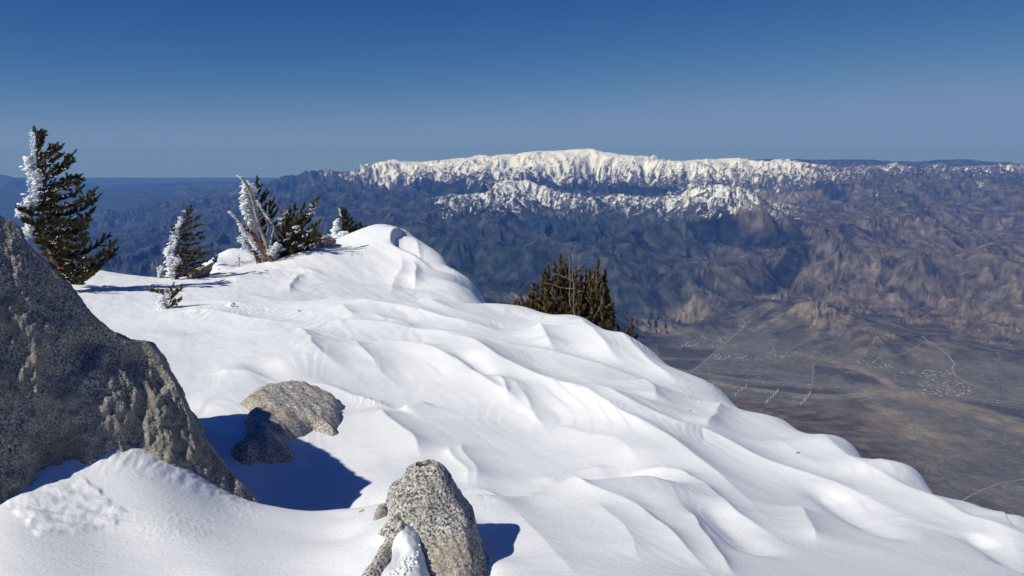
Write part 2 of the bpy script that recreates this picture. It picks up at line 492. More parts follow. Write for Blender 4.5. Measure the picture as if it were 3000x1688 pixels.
for (u, v, rad) in ((1890, 945, 0.55), (2000, 920, 0.5), (1960, 965, 0.4), (1700, 860, 0.5), (1560, 880, 0.5), (2390, 905, 0.55), (2440, 940, 0.4), (2600, 985, 0.25), (2660, 935, 0.22), (2760, 880, 0.3), (2960, 960, 0.4), (2250, 870, 0.3), (2300, 570, 1.5), (2230, 605, 0.8)):
    x, y, z = far_hit(u, v)
    bad = np.maximum(bad, sstep(1.0, 0.35, np.hypot(FX - x, FY - y) / rad + 0.25 * nz2))
for k, (lam, amp) in enumerate(((0.5, 0.16), (0.25, 0.14))):          # ribbed badlands
    gx, gy = grads(FZ); sl = np.sqrt(gx * gx + gy * gy) + 1e-6
    FZ = FZ + bad * amp * lam * np.minimum(sl + 0.05, 0.5) * (gully(wx / lam, wy / lam, gx / sl, gy / sl, 140 + k * 5) - 0.3)
wash = np.zeros(FX.shape)
for pts, wd in (([(2560,1147),(2680,1162),(2780,1190),(2880,1215),(3000,1262)], 0.24), ([(2100,1125),(2330,1160),(2460,1163),(2570,1150)], 0.10),
                ([(2560,1190),(2620,1215),(2680,1270),(2650,1285)], 0.12), ([(2330,1035),(2420,1055),(2560,1100),(2620,1135)], 0.09)):
    q = [far_hit(u, v)[:2] for u, v in pts]
    wash = np.maximum(wash, sstep(1.0, 0.3, poly_dist(FX, FY, q) / wd + 0.35 * nz2 - 0.1))
x, y, z = far_hit(2700, 1268)
fan = sstep(1.0, 0.1, np.hypot(FX - x, (FY - y) * 1.0) / 0.75 + 0.2 * nz2)
wash = np.clip(np.maximum(wash * 0.75, fan * 0.6), 0, 1)
hill = [far_hit(u, v)[:2] for u, v in ((2150,1165),(2330,1190),(2450,1185),(2500,1172),(2565,1192),(2605,1285),(2680,1345),(2795,1500),(2850,1600))] + [(0.2, 5.0), (0.2, 8.5)]
A_dark = np.zeros(FX.shape)
for poly in ([(1925,1012),(2098,1024),(2066,1052),(1930,1045)], [(1940,1053),(2064,1057),(2032,1083),(1985,1086)], [(2070,1092),(2225,1100),(2195,1112),(2045,1090)], [(2100,1124),(2330,1136),(2490,1151),(2330,1154),(2150,1136)], [(2740,1166),(2900,1186),(3000,1202),(3000,1228),(2860,1206)], [(2450,1088),(2560,1105),(2590,1128),(2480,1122)], [(2390,1070),(2500,1085),(2440,1100),(2388,1098)]):
    q = [far_hit(u, v)[:2] for u, v in poly]
    A_dark = np.maximum(A_dark, inside(FX + 0.015 * nz2, FY, q) * 0.75)
A_hill = inside(FX + 0.03 * nz2, FY + 0.05 * nz, hill).astype(float)

q = [far_hit(u, v)[:2] for u, v in ((2005,655),(2090,634),(2180,627),(2270,642),(2352,692),(2335,735),(2240,728),(2120,715),(2020,705))]
A_forest = inside(FX + 0.12 * nz2, FY + 0.12 * nz, q) * 0.8
for pts, wd in (([(2335,690),(2345,720),(2335,760),(2290,820),(2245,850)], 0.28), ([(1250,545),(1400,548),(1600,545),(1800,552),(1950,560)], 0.9), ([(2395,540),(2430,560),(2450,580)], 0.4)):
    q = [far_hit(u, v)[:2] for u, v in pts]
    A_forest = np.maximum(A_forest, 0.8 * sstep(1.0, 0.3, poly_dist(FX, FY, q) / wd + 0.3 * nz2))
A_dry = A_dry * (1 - A_forest)
A_snow = A_snow * (1 - 0.45 * A_forest)
# split the sheet into the valley floor and the mountains
fz_q = 0.25 * (FZ0[:-1, :-1] + FZ0[1:, :-1] + FZ0[:-1, 1:] + FZ0[1:, 1:])
fy_q = 0.5 * (FY[:-1, :-1] + FY[1:, 1:])
valley_q = (((fz_q < -2.66) & (fy_q < 13)) | (fy_q < 8.5)).ravel()
FV = np.stack([FX, FY, FZ], -1).reshape(-1, 3) * 1000.0
FQ = grid_quads(NFB, NFA)

M_LAND, nt, b = new_mat("desert_and_mountain")
b.inputs['Roughness'].default_value = 0.95
b.inputs['Specular IOR Level'].default_value = 0.05
v = tex_obj(nt, (0.001, 0.001, 0.001))                # kilometres
def attr(nt, name):
    n = nt.nodes.new('ShaderNodeAttribute'); n.attribute_name = name
    return n.outputs['Fac']
n_fine = noise(nt, v, 15, 5, 0.85)
n_mid = noise(nt, v, 3.2, 5, 0.65)
n_big = noise(nt, v, 0.8, 4, 0.6)
scrub = ramp(nt, n_mid, [(0.35, (0.018, 0.029, 0.037)), (0.65, (0.042, 0.056, 0.062))])
brown = ramp(nt, n_mid, [(0.35, (0.082, 0.072, 0.062)), (0.65, (0.180, 0.152, 0.126))])
dryf = math_n(nt, 'ADD', attr(nt, 'dry'), math_n(nt, 'MULTIPLY', math_n(nt, 'SUBTRACT', n_big, 0.5), 1.3), True)
col = mix(nt, dryf, scrub, brown)
col = mix(nt, attr(nt, 'hill'), col, ramp(nt, n_mid, [(0.35, (0.110, 0.090, 0.075)), (0.65, (0.170, 0.140, 0.115))]))
pale = ramp(nt, n_mid, [(0.35, (0.20, 0.165, 0.125)), (0.65, (0.31, 0.262, 0.20))])
vn = noise(nt, v, 2.4, 4, 0.55, 1.2)
vein = ramp(nt, math_n(nt, 'ABSOLUTE', math_n(nt, 'SUBTRACT', vn, 0.5)), [(0.0, (0.6, 0.6, 0.6)), (0.018, (0, 0, 0))])
fl = ramp(nt, n_mid, [(0.35, (0.112, 0.112, 0.106)), (0.65, (0.158, 0.152, 0.138))])
fl = mix(nt, vein, fl, (0.27, 0.24, 0.20))
fl = mix(nt, attr(nt, 'dark_field'), fl, (0.062, 0.060, 0.062))
col = mix(nt, attr(nt, 'plain'), col, fl)
col = mix(nt, attr(nt, 'pale'), col, pale)
shade = math_n(nt, 'ADD', math_n(nt, 'MULTIPLY', n_fine, 1.2), math_n(nt, 'MULTIPLY', n_mid, 1.0))
shade = math_n(nt, 'ADD', shade, math_n(nt, 'MULTIPLY', attr(nt, 'ribs'), 0.30))
calm_ = math_n(nt, 'SUBTRACT', 1.0, math_n(nt, 'MULTIPLY', attr(nt, 'plain'), 0.65))
shade = math_n(nt, 'ADD', 1.0, math_n(nt, 'MULTIPLY', math_n(nt, 'SUBTRACT', shade, 1.0), calm_))
mm = nt.nodes.new('ShaderNodeVectorMath'); mm.operation = 'SCALE'
shade = math_n(nt, 'MULTIPLY', shade, math_n(nt, 'SUBTRACT', 1.0, math_n(nt, 'MULTIPLY', attr(nt, 'forest'), 0.45)))
nt.links.new(col, mm.inputs[0]); nt.links.new(shade, mm.inputs['Scale'])
col = mm.outputs[0]
speck = math_n(nt, 'SUBTRACT', n_fine, 0.5)
gate = math_n(nt, 'MULTIPLY', attr(nt, 'snow'), 3.0, True)
var = math_n(nt, 'ADD', math_n(nt, 'MULTIPLY', speck, 2.7), math_n(nt, 'MULTIPLY', math_n(nt, 'SUBTRACT', n_mid, 0.5), 0.45))
var = math_n(nt, 'SUBTRACT', var, math_n(nt, 'MULTIPLY', attr(nt, 'ribs'), 0.27))
sfac = math_n(nt, 'ADD', attr(nt, 'snow'), math_n(nt, 'MULTIPLY', var, gate))
smask = ramp(nt, sfac, [(0.40, (0, 0, 0)), (0.70, (1, 1, 1))])
col = mix(nt, smask, col, (0.88, 0.88, 0.88))
nt.links.new(col, b.inputs['Base Color'])
pb = bump(nt, b, n_mid, 0.8, 70)
bump(nt, b, n_fine, 0.7, 22, pb)

plain = np.clip((1 - sstep(-2.74, -2.60, FZ0)) * (FY < 13.5) * (1 - A_hill), 0, 1)
pale = np.clip(np.maximum(bad * 0.55, wash), 0, 1)
for name, msk, lab in (("desert_valley", valley_q, "grey brown desert valley floor crossed by pale roads and washes"),
                       ("mountain_range", ~valley_q, "snow capped mountain range above hazy blue brown foothills")):
    q = FQ[msk]
    used = np.unique(q)
    remap = np.zeros(len(FV), np.int64); remap[used] = np.arange(len(used))
    me = mesh_np(name, FV[used], remap[q])
    for an, arr in (('snow', A_snow), ('dry', A_dry), ('pale', pale), ('hill', A_hill), ('dark_field', A_dark), ('ribs', RIBS), ('forest', A_forest), ('plain', plain * (1 - 0.5 * wash))):
        at = me.attributes.new(an, 'FLOAT', 'POINT')
        at.data.foreach_set('value', arr.ravel()[used].astype(np.float32))
    tag(link(name, me, M_LAND), lab, None, None, 'structure')

# ------------------------------------------------------------------ haze
HAZE_TOP = max(float(FV[:, 2].max()) + 60, 260.0)
HZ = (( -115000, 115000), (-900, 97000), (float(FV[:, 2].min()) - 1.0, HAZE_TOP))
hv = [(x, y, z) for z in HZ[2] for y in HZ[1] for x in HZ[0]]
hme = bpy.data.meshes.new("haze")
hme.from_pydata(hv, [], [(0, 2, 3, 1), (4, 5, 7, 6), (0, 1, 5, 4), (2, 6, 7, 3), (0, 4, 6, 2), (1, 3, 7, 5)])
M_HAZE = bpy.data.materials.new("haze")
M_HAZE.use_nodes = True
hn = M_HAZE.node_tree
hn.nodes.clear()
ho = hn.nodes.new('ShaderNodeOutputMaterial')
hp = hn.nodes.new('ShaderNodeVolumePrincipled')
hp.inputs['Color'].default_value = (0.10, 0.30, 1.0, 1)
hp.inputs['Absorption Color'].default_value = (0.7, 0.7, 0.7, 1)
hp.inputs['Density'].default_value = 1.95e-5
hp.inputs['Anisotropy'].default_value = 0.0
hn.links.new(hp.outputs[0], ho.inputs['Volume'])
tag(link("haze", hme, M_HAZE), "thin blue air haze over the valley", None, None, 'stuff')

# ------------------------------------------------------------------ summit snow
# column: [(depth m, row 'v' or height m)], near to far; crests, hollows behind them and the drop beyond the ridge
SN = {
 -1500: [(1.2,-1.6,'z'),(2,-1.5,'z'),(4,-1.4,'z'),(8,-1.8,'z'),(15,-2.8,'z'),(22,-4.2,'z'),(30,-8,'z')],
 -400: [(1.2,-1.6,'z'),(3,-1.52,'z'),(4.5,-1.5,'z'),(8,-2.1,'z'),(15,-2.8,'z'),(21,-3.4,'z'),(30,-8,'z')],
 0: [(2.5,1710),(2.85,1560),(3.27,1400),(4.3,-1.65,'z'),(6,-2.0,'z'),(9,-2.25,'z'),(13,-2.6,'z'),(18,838),(21,815),(25,-4.6,'z'),(30,-8,'z')],
 300: [(2.65,1690),(3.05,1550),(3.4,1400),(3.66,1288),(4.5,-1.78,'z'),(6,-2.0,'z'),(8,-2.1,'z'),(12,945),(15,875),(18,832),(20.5,800),(21.5,794),(25,-5,'z'),(30,-9,'z')],
 500: [(2.7,1690),(3.1,1550),(3.55,1410),(3.86,1328),(4.6,-1.95,'z'),(5.3,-2.1,'z'),(6.2,-2.1,'z'),(7,1130),(8.5,1042),(10,980),(10.8,962),(11.6,938),(13,914),(15,878),(17.5,843),(20,816),(24,-5.2,'z'),(30,-9,'z')],
 650: [(2.7,1690),(3.2,1560),(3.6,1475),(3.95,1432),(4.5,-2.12,'z'),(5,1390),(5.6,1275),(6.3,1190),(7.5,1100),(9,1022),(10.2,990),(10.9,955),(11.6,932),(13,905),(15,872),(17.5,840),(20,810),(22,795),(25,775),(28,752),(31,-5.5,'z'),(36,-10,'z')],
 800: [(2.75,1690),(3.2,1580),(3.6,1510),(3.85,1483),(4.2,-2.06,'z'),(4.5,-2.2,'z'),(4.8,1466),(5.2,1390),(5.8,1280),(6.6,1180),(7.6,1092),(8.8,1025),(9.8,994),(10.6,962),(11.5,942),(13,905),(15,873),(17,850),(19,825),(21,795),(23,762),(25,-4.0,'z'),(30,-7,'z')],
 1000: [(2.75,1690),(3.2,1580),(3.6,1515),(3.82,1491),(4.2,-2.12,'z'),(4.6,1486),(5.2,1395),(6,1285),(6.9,1195),(8,1098),(9,1035),(9.8,1005),(10.8,952),(11.6,925),(12.8,884),(13.5,872),(15,-2.92,'z'),(17,866),(19,832),(22,780),(25,730),(26.5,698),(28,-3.9,'z'),(33,-8,'z')],
 1180: [(2.75,1688),(3.0,1610),(3.15,1560)],
 1200: [(3.3,1535),(3.5,1490),(3.75,1464),(4.15,-2.06,'z'),(4.6,1450),(5.2,1385),(6,1292),(7,1202),(8,1125),(9,1062),(9.8,1030),(10.8,975),(11.6,945),(12.5,908),(13.6,880),(15.5,-3.1,'z'),(18,873),(20,850),(22.5,800),(25,740),(27,700),(28.5,682),(30,-4.8,'z'),(36,-11,'z')],
 1310: [(2.4,-1.62,'z'),(2.6,-1.70,'z'),(2.8,-1.76,'z'),(3.0,-1.80,'z'),(3.3,-1.84,'z')],
 1400: [(2.75,1725),(3.1,1650),(3.45,1575),(3.7,1520),(3.85,1474),(4.0,1447),(4.5,-2.12,'z'),(4.9,1430),(5.5,1370),(6.4,1272),(7.4,1182),(8.4,1103),(9.2,1052),(10,1020),(11,975),(12.2,930),(13.4,896),(14,889),(16,-3.4,'z'),(19,887),(21,872),(23.5,846),(25,-5.0,'z'),(30,-10,'z')],
 1550: [(2.7,1760),(3.1,1655),(3.6,1550),(4.0,1482),(4.25,1455),(4.7,-2.2,'z'),(5.1,1420),(6,1330),(7,1240),(8,1152),(9,1090),(9.8,1045),(10.6,1018),(11.5,980),(12.6,936),(13.5,906),(13.9,902),(15.5,-3.4,'z'),(18,-4.6,'z'),(22,-7.5,'z'),(30,-14,'z')],
 1700: [(2.7,1760),(3.1,1660),(3.6,1560),(4.1,1470),(4.45,1415),(4.9,-2.22,'z'),(5.4,1390),(6.2,1310),(7.2,1222),(8.1,1152),(8.9,1095),(9.6,1068),(10.5,1012),(11.5,965),(12.4,930),(12.7,929),(14,-3.4,'z'),(17,-5.2,'z'),(22,-9,'z')],
 1900: [(2.7,1760),(3.1,1670),(3.6,1580),(4.2,1480),(4.6,1400),(5.1,-2.28,'z'),(5.7,1342),(6.6,1268),(7.5,1202),(8.4,1150),(9.2,1105),(10.2,1050),(11,1024),(12.5,-3.7,'z'),(15,-5.6,'z'),(20,-10,'z')],
 2100: [(2.7,1780),(3.2,1680),(3.8,1580),(4.3,1505),(4.6,1476),(5.1,1438),(5.8,1380),(6.6,1312),(7.4,1258),(8.2,1212),(9,1160),(9.5,1133),(11,-4.0,'z'),(14,-6.8,'z'),(20,-12.5,'z')],
 2300: [(2.7,1790),(3.3,1690),(3.9,1602),(4.5,1530),(5.1,1472),(5.8,1412),(6.6,1350),(7.4,1290),(8.1,1242),(8.3,1233),(9.5,-3.9,'z'),(13,-7.4,'z'),(20,-15,'z')],
 2500: [(2.7,1800),(3.3,1710),(3.9,1630),(4.6,1550),(5.3,1482),(6,1420),(6.6,1370),(7.2,1324),(7.4,1308),(8.5,-3.9,'z'),(12,-7.8,'z'),(20,-17,'z')],
 2700: [(2.7,1820),(3.3,1730),(3.9,1650),(4.6,1570),(5.2,1510),(5.8,1453),(6.2,1410),(6.3,1402),(7.2,-3.65,'z'),(10,-7.0,'z'),(20,-18,'z')],
 2850: [(2.7,1830),(3.4,1740),(4,1660),(4.7,1588),(5.2,1533),(5.5,1490),(5.6,1484),(6.4,-3.4,'z'),(9,-6.4,'z'),(20,-19,'z')],
 3000: [(2.7,1850),(3.4,1760),(4,1690),(4.6,1622),(5,1562),(5.3,1515),(6,-3.3,'z'),(9,-6.8,'z'),(20,-20,'z')],
 3400: [(1.2,-1.65,'z'),(2.7,-2.0,'z'),(3.5,-2.4,'z'),(4.5,-2.9,'z'),(6,-4.2,'z'),(10,-8.5,'z'),(20,-21,'z')],
 4600: [(1.2,-1.9,'z'),(2.5,-2.6,'z'),(4,-3.7,'z'),(6,-5.6,'z'),(10,-9.8,'z'),(20,-22,'z')],
}
sp, st_ = [], []
SA, SB = 1.0, 1.0
def sn_add(u, Y, v, mode=None):
    if mode == 'z': a, t = (u - 1500) / F / 0.985, v / Y
    else: a, t = float(tana(u, v)), float(tanv(v))
    sp.append((a * SA, math.log(Y) * SB)); st_.append(t)
for u, rows in SN.items():
    for r in rows: sn_add(u, *r)
for u in (-2400, -1200, 0, 800, 1500, 2200, 3000, 4000, 5200):
    k = 0.55 if u < 1400 else 0.85
    for Y in (45, 100, 400): sn_add(u, Y, -k * Y * (0.62 if Y < 50 else 0.85) - 1.5, 'z')
    if 0 <= u <= 3000: sn_add(u, 1.2, -1.58 - 0.00006 * max(u - 1200, 0), 'z')
for u, v, Y in ((1130,660,28.0),(1076,669,27.8),(1165,667,28.2),(1205,690,28),(1245,713,27.2),(1300,754,26),(1366,816,24.5),(900,729,25),(850,745,24),(740,776,22.5),
                (690,738,28),(625,757,26.5),(600,775,25)):
    sn_add(u, Y, v)
snow_tps = TPS(sp, st_, 1.5e-4)

NSA = 960
sa = np.concatenate([np.linspace(-2.3, -0.70, 60, endpoint=False), np.linspace(-0.70, 0.70, NSA - 120), np.linspace(0.70, 2.0, 61)[1:]])
NSA = len(sa)
sb = np.concatenate([np.geomspace(0.9, 2.5, 40, endpoint=False), np.geomspace(2.5, 5.2, 195, endpoint=False), np.geomspace(5.2, 15, 245, endpoint=False), np.geomspace(15, 30, 118, endpoint=False), np.geomspace(30, 420, 40)])
NSB = len(sb)
GA, GY = np.meshgrid(sa, sb)
GX = GA * GY
GZ = snow_tps(GA * SA, np.log(GY) * SB) * GY
def grid_at(Z, a, Y):
    ia = np.clip(np.searchsorted(sa, a) - 1, 0, NSA - 2); ib = np.clip(np.searchsorted(sb, Y) - 1, 0, NSB - 2)
    ta = (a - sa[ia]) / (sa[ia + 1] - sa[ia]); tb = (Y - sb[ib]) / (sb[ib + 1] - sb[ib])
    return (Z[ib, ia] * (1 - ta) + Z[ib, ia + 1] * ta) * (1 - tb) + (Z[ib + 1, ia] * (1 - ta) + Z[ib + 1, ia + 1] * ta) * tb
GZ_BASE = GZ.copy()
def snow_hit(u, v, lo=1.5, Z=None):
    """first point of the snow met by the sight line through (u, v), beyond depth lo"""
    Z = GZ_BASE if Z is None else Z
    a, t = float(tana(u, v)), float(tanv(v))
    Y = np.geomspace(lo, 40, 1600)
    h = grid_at(Z, np.full(Y.shape, a), Y) / Y - t
    k = np.nonzero((h[1:] >= 0) & (h[:-1] < 0))[0]
    if len(k): i = k[0] + 1
    else: i = int(np.argmax(h))
    return np.array([a * Y[i], Y[i], grid_at(Z, np.array([a]), np.array([Y[i]]))[0]])
def snow_z(x, y, Z=None):
    Z = GZ if Z is None else Z
    return float(grid_at(Z, np.array([x / y]), np.array([y]))[0])

# wind-cut crests: (pixel polyline left to right / far to near, height px, width of the near-left side px, width of the far-right side px, min depth)
RID = [
 # long crests of the middle slope
 ([(895,952),(1000,947),(1149,973),(1284,992),(1400,1018),(1497,1038),(1629,1054),(1726,1078),(1867,1121),(2019,1150)], 11, 130, 60, 6),
 ([(1284,992),(1331,1015),(1400,1054),(1497,1110),(1600,1150),(1721,1197),(1804,1256),(1880,1288),(1997,1345),(2139,1429),(2240,1520)], 24, 120, 110, 4.2),
 ([(1640,1140),(1776,1193),(1831,1226),(1942,1270),(2022,1293),(2065,1289),(2223,1382),(2341,1422),(2450,1444),(2564,1484),(2665,1530)], 22, 110, 120, 4.2),
 ([(2396,1274),(2429,1325),(2480,1365),(2554,1416),(2665,1459),(2834,1537),(3000,1604),(3150,1660)], 17, 150, 130, 4),
 ([(2510,1311),(2564,1372),(2642,1439)], 6, 80, 80, 4),
 ([(2382,1439),(2463,1493),(2578,1554),(2648,1581),(2716,1594)], -14, 60, 90, 3.6),
 ([(2332,1490),(2376,1547),(2396,1601)], 14, 80, 60, 3.6),
 ([(2850,1570),(2950,1640),(3010,1690)], -14, 60, 80, 3.5),
 # the near mound on the right
 ([(1600,1443),(1681,1427),(1735,1446),(1795,1469),(1863,1500),(1920,1550),(2021,1631),(2088,1688)], 15, 100, 40, 3.0),
 ([(2001,1486),(2031,1530),(2078,1601),(2125,1655),(2160,1700)], 14, 90, 30, 3.0),
 ([(1802,1402),(1903,1396),(1954,1404),(2001,1410),(2048,1436),(2095,1473),(2186,1527),(2274,1574)], 16, 160, 40, 3.4),
 ([(2060,1470),(2139,1540),(2240,1638)], -16, 70, 90, 3.0),
 ([(1740,1480),(1800,1530),(1840,1580),(1880,1650)], 8, 90, 70, 2.8),
 ([(1500,1490),(1560,1560),(1640,1640),(1700,1700)], 7, 100, 90, 2.6),
 # ledge behind the near rock
 ([(1335,1451),(1378,1443),(1453,1443),(1559,1458)], 7, 60, 14, 3.6),
 ([(1406,1469),(1423,1477),(1500,1470),(1590,1450)], 5, 60, 40, 3.4),
 # middle left slope
 ([(560,981),(593,983),(676,994),(773,995),(828,991),(880,983),(905,997),(911,1024),(924,1044),(980,1079),(1040,1110)], 15, 150, 60, 6),
 ([(519,917),(621,922),(704,941),(786,950),(894,951)], 9, 70, 60, 8),
 ([(753,1057),(786,1093),(814,1135)], -9, 50, 60, 5),
 ([(600,1100),(680,1094),(760,1097),(840,1130)], 7, 70, 40, 5),
 ([(900,1126),(952,1135),(1007,1162),(1060,1180),(1110,1195),(1166,1210)], 9, 60, 30, 5),
 ([(1166,1210),(1210,1203),(1257,1190)], 9, 40, 12, 5),
 ([(1020,1010),(1070,1050),(1095,1085),(1120,1110),(1155,1130)], 10, 90, 50, 6),
 ([(1105,1204),(1138,1250),(1175,1280),(1218,1301),(1239,1353)], 16, 120, 60, 4.4),
 ([(1000,1010),(1080,1022),(1177,1035),(1259,1057),(1367,1110),(1442,1170),(1511,1206),(1566,1237),(1569,1264)], 17, 120, 80, 5),
 ([(1362,1066),(1370,1084),(1400,1112),(1440,1138)], -9, 30, 40, 5),
 ([(1442,1132),(1469,1148),(1480,1184),(1490,1210)], 7, 20, 40, 5),
 ([(1491,1140),(1524,1181),(1566,1237),(1600,1280)], 8, 40, 60, 5),
 ([(1310,1312),(1316,1332),(1345,1372),(1375,1392),(1370,1430)], 8, 30, 60, 4.2),
 ([(1350,1300),(1352,1330),(1385,1376),(1398,1398),(1392,1432)], 7, 30, 60, 4.2),
 ([(1600,1260),(1690,1290),(1800,1310),(1850,1350),(1890,1390)], 8, 140, 90, 4.4),
 ([(1560,1420),(1680,1392),(1770,1380),(1815,1384)], 7, 80, 30, 3.8),
 # far part of the middle slope
 ([(1010,880),(1120,905),(1221,917),(1331,955),(1414,972),(1483,991)], 11, 70, 60, 9),
 ([(1041,928),(1090,938),(1138,955),(1221,980)], 9, 60, 50, 8),
 ([(995,900),(1020,925),(1035,950)], 7, 50, 40, 8),
 ([(1160,870),(1260,900),(1380,925),(1480,950)], 6, 50, 50, 9),
 ([(1580,969),(1588,1005),(1610,1035),(1627,1053)], 20, 90, 70, 7),
 ([(1666,933),(1710,963),(1737,997),(1776,1035),(1820,1077)], 13, 80, 60, 7),
 ([(1806,972),(1837,1010),(1886,1060),(1969,1124),(2019,1150)], 10, 60, 60, 7),
 ([(1873,1126),(1914,1157),(1925,1176),(1914,1198)], 12, 110, 50, 6),
 ([(2104,1187),(2110,1231),(2080,1264),(2063,1286)], 18, 110, 55, 5.5),
 ([(2260,1300),(2340,1350),(2420,1400)], 5, 120, 90, 5),
 # far mound
 ([(1190,682),(1158,697),(1146,707),(1142,735),(1167,753),(1214,769),(1258,777),(1283,787),(1330,815)], 15, 100, 7, 20),
 ([(1158,716),(1172,735),(1200,750),(1240,765),(1285,786),(1325,812)], -17, 20, 120, 20),
 ([(1217,782),(1219,821),(1215,850)], 8, 40, 20, 17),
 ([(1160,765),(1190,790),(1150,830),(1140,865)], 7, 50, 40, 17),
 ([(935,812),(883,810),(869,816),(872,827),(847,843),(847,862)], 6, 40, 12, 15),
 ([(639,832),(752,805),(857,790),(916,800),(977,821)], 6, 60, 30, 15),
 ([(1175,678),(1214,705),(1247,749),(1283,787)], 4, 20, 10, 20),
 ([(450,900),(560,890),(640,885),(720,895)], 4, 40, 40, 12),
]
f32 = np.float32
for pts, A, wn, wf, lo in RID:
    w = np.array([snow_hit(u, v, lo) for u, v in pts])
    # smooth the polyline
    for _ in range(2):
        m = (w[:-1] + w[1:]) / 2
        q = np.empty((len(w) + len(m), 3)); q[0::2] = w; q[1::2] = m
        q[2:-1:2] = 0.5 * q[2:-1:2] + 0.25 * (q[1:-2:2] + q[3::2])
        w = q
    Ym = w[:, 1]
    reach = 4.2 * max(wn, wf) * Ym.max() / F
    box = (GX > w[:, 0].min() - reach) & (GX < w[:, 0].max() + reach) & (GY > w[:, 1].min() - reach) & (GY < w[:, 1].max() + reach)
    X, Y = GX[box], GY[box]
    X = X + 0.05 * Y * 0.08 * pn2(X / (0.06 * Ym.mean()), Y / (0.06 * Ym.mean()), 5)
    best = np.full(X.shape, 1e9); side = np.zeros(X.shape); par = np.zeros(X.shape)
    L = np.concatenate([[0], np.cumsum(np.linalg.norm(np.diff(w[:, :2], axis=0), axis=1))])
    for i in range(len(w) - 1):
        ex, ey = w[i + 1, 0] - w[i, 0], w[i + 1, 1] - w[i, 1]
        l2 = ex * ex + ey * ey + 1e-12
        t = np.clip(((X - w[i, 0]) * ex + (Y - w[i, 1]) * ey) / l2, 0, 1)
        rx, ry = X - w[i, 0] - t * ex, Y - w[i, 1] - t * ey
        d = np.hypot(rx, ry)
        k = d < best
        best[k] = d[k]; side[k] = np.sign(ex * ry - ey * rx)[k]; par[k] = ((L[i] + t * (L[i + 1] - L[i])) / L[-1])[k]
    Yl = np.interp(par, L / L[-1], Ym)
    wd = np.where(side > 0, wf, wn) * Yl / F
    env = sstep(0, 0.22, par) * sstep(1.0, 0.75, par)
    env = 0.12 + 0.88 * env if A > 0 else env
    s = best / wd
    prof = np.exp(-s) if A > 0 else np.exp(-s * s)
    endfall = np.where((par <= 0) | (par >= 1), np.exp(-s * 1.5), 1.0)
    GZ[box] += 1.95 * A * Yl / F * env * prof * endfall

# fine wind texture, all of it geometry
wdx, wdy = 0.45, -0.893
cl, cw = GX * wdx + GY * wdy, -GX * wdy + GY * wdx
calm = sstep(2.3, 3.4, GY)
far_f = np.clip(GY / 8, 0.35, 2.2)
GZ += 0.006 * far_f * fbm2(cl / 1.6, cw / 0.42, 3, 21) * calm
GZ += 0.0010 * far_f * fbm2(cl / 0.5, cw / 0.09, 3, 25) * calm
GZ += 0.004 * far_f * np.maximum(pn2(cl / 0.9 + 0.3 * pn2(GX, GY, 2), cw / 0.22, 29), 0) ** 2 * calm
# etched wind layers: thin terraces that follow the lie of the land
lay = (GZ + 0.10 * cw + 0.05 * cl + 0.05 * pn2(GX / 0.9, GY / 1.5, 81)) / 0.055
fr = lay - np.floor(lay)
terr = fr - sstep(0.0, 0.30, fr)
msk = sstep(0.05, 0.55, fbm2(cl / 2.4, cw / 0.9, 3, 83)) * calm
GZ += 0.012 * far_f * terr * msk
lay = (GZ - 0.16 * cw + 0.03 * cl + 0.04 * pn2(GX / 0.7, GY / 1.1, 85)) / 0.03
fr = lay - np.floor(lay)
GZ += 0.005 * far_f * (fr - sstep(0.0, 0.3, fr)) * sstep(0.1, 0.6, fbm2(cl / 1.5, cw / 0.8, 3, 87)) * calm
# crusty broken patches
def patch(u, v, lo, ru, rv, A, sc, seed):
    c = snow_hit(u, v, lo); m = px(1, c[1])
    e = snow_hit(u, v + rv, 1.5)
    ry = max(abs(c[1] - e[1]), px(rv, c[1]))
    r = np.hypot((GX - c[0]) / (ru * m), (GY - c[1]) / ry)
    k = r < 1.3
    n = fbm2(GX[k] / (sc * m), GY[k] / (sc * m * 1.6), 3, seed)
    GZ[k] += A * m * sstep(1.25, 0.1, r[k] + 0.5 * fbm2(GX[k] / (60 * m), GY[k] / (90 * m), 2, seed + 9)) * (np.abs(n) * 1.6 - 0.25)
patch(1090, 1185, 5, 70, 22, 5, 11, 51)
patch(2040, 1185, 6, 60, 30, 3.2, 9, 52)
patch(1860, 1135, 6, 60, 22, 3.2, 9, 53)
patch(700, 912, 9, 230, 22, 3, 13, 54)
patch(620, 905, 9, 160, 18, 3, 12, 56)
patch(1790, 1245, 5, 40, 25, 3, 8, 55)
patch(520, 1540, 2.4, 190, 70, 1.6, 22, 57)
patch(700, 1500, 2.6, 110, 40, 1.5, 20, 58)
# raised wind-crust slab at the lower left, with lumps
slab = [snow_hit(u, v, 2)[:2] for u, v in ((15,1478),(40,1455),(240,1402),(285,1425),(335,1480),(375,1500),(345,1540),(290,1555),(120,1572),(60,1520))]
k = (GX < -0.9) & (GY < 4.2)
ins = inside(GX[k], GY[k], slab)
dd = poly_dist(GX[k], GY[k], slab + slab[:1])
sd = np.where(ins, dd, -dd) + 0.014 * fbm2(GX[k] / 0.07, GY[k] / 0.07, 3, 63)
lump = fbm2((GX[k] * 0.8 + GY[k] * 0.6) / 0.12, (GY[k] * 0.8 - GX[k] * 0.6) / 0.065, 3, 64)
GZ[k] += sstep(-0.008, 0.02, sd) * (0.006 + 0.011 * lump)
# rippled bank under the big boulder
rip = [snow_hit(u, v, 2.6)[:2] for u, v in ((330,1320),(460,1352),(560,1400),(660,1442),(760,1470))]
k = (GY > 2.8) & (GY < 4.6) & (GX < -0.7) & (GX > -2.6)
rd = poly_dist(GX[k], GY[k], rip)
GZ[k] += sstep(0.22, 0.05, rd) * 0.006 * fbm2(GX[k] / 0.035, GY[k] / 0.11, 3, 66)
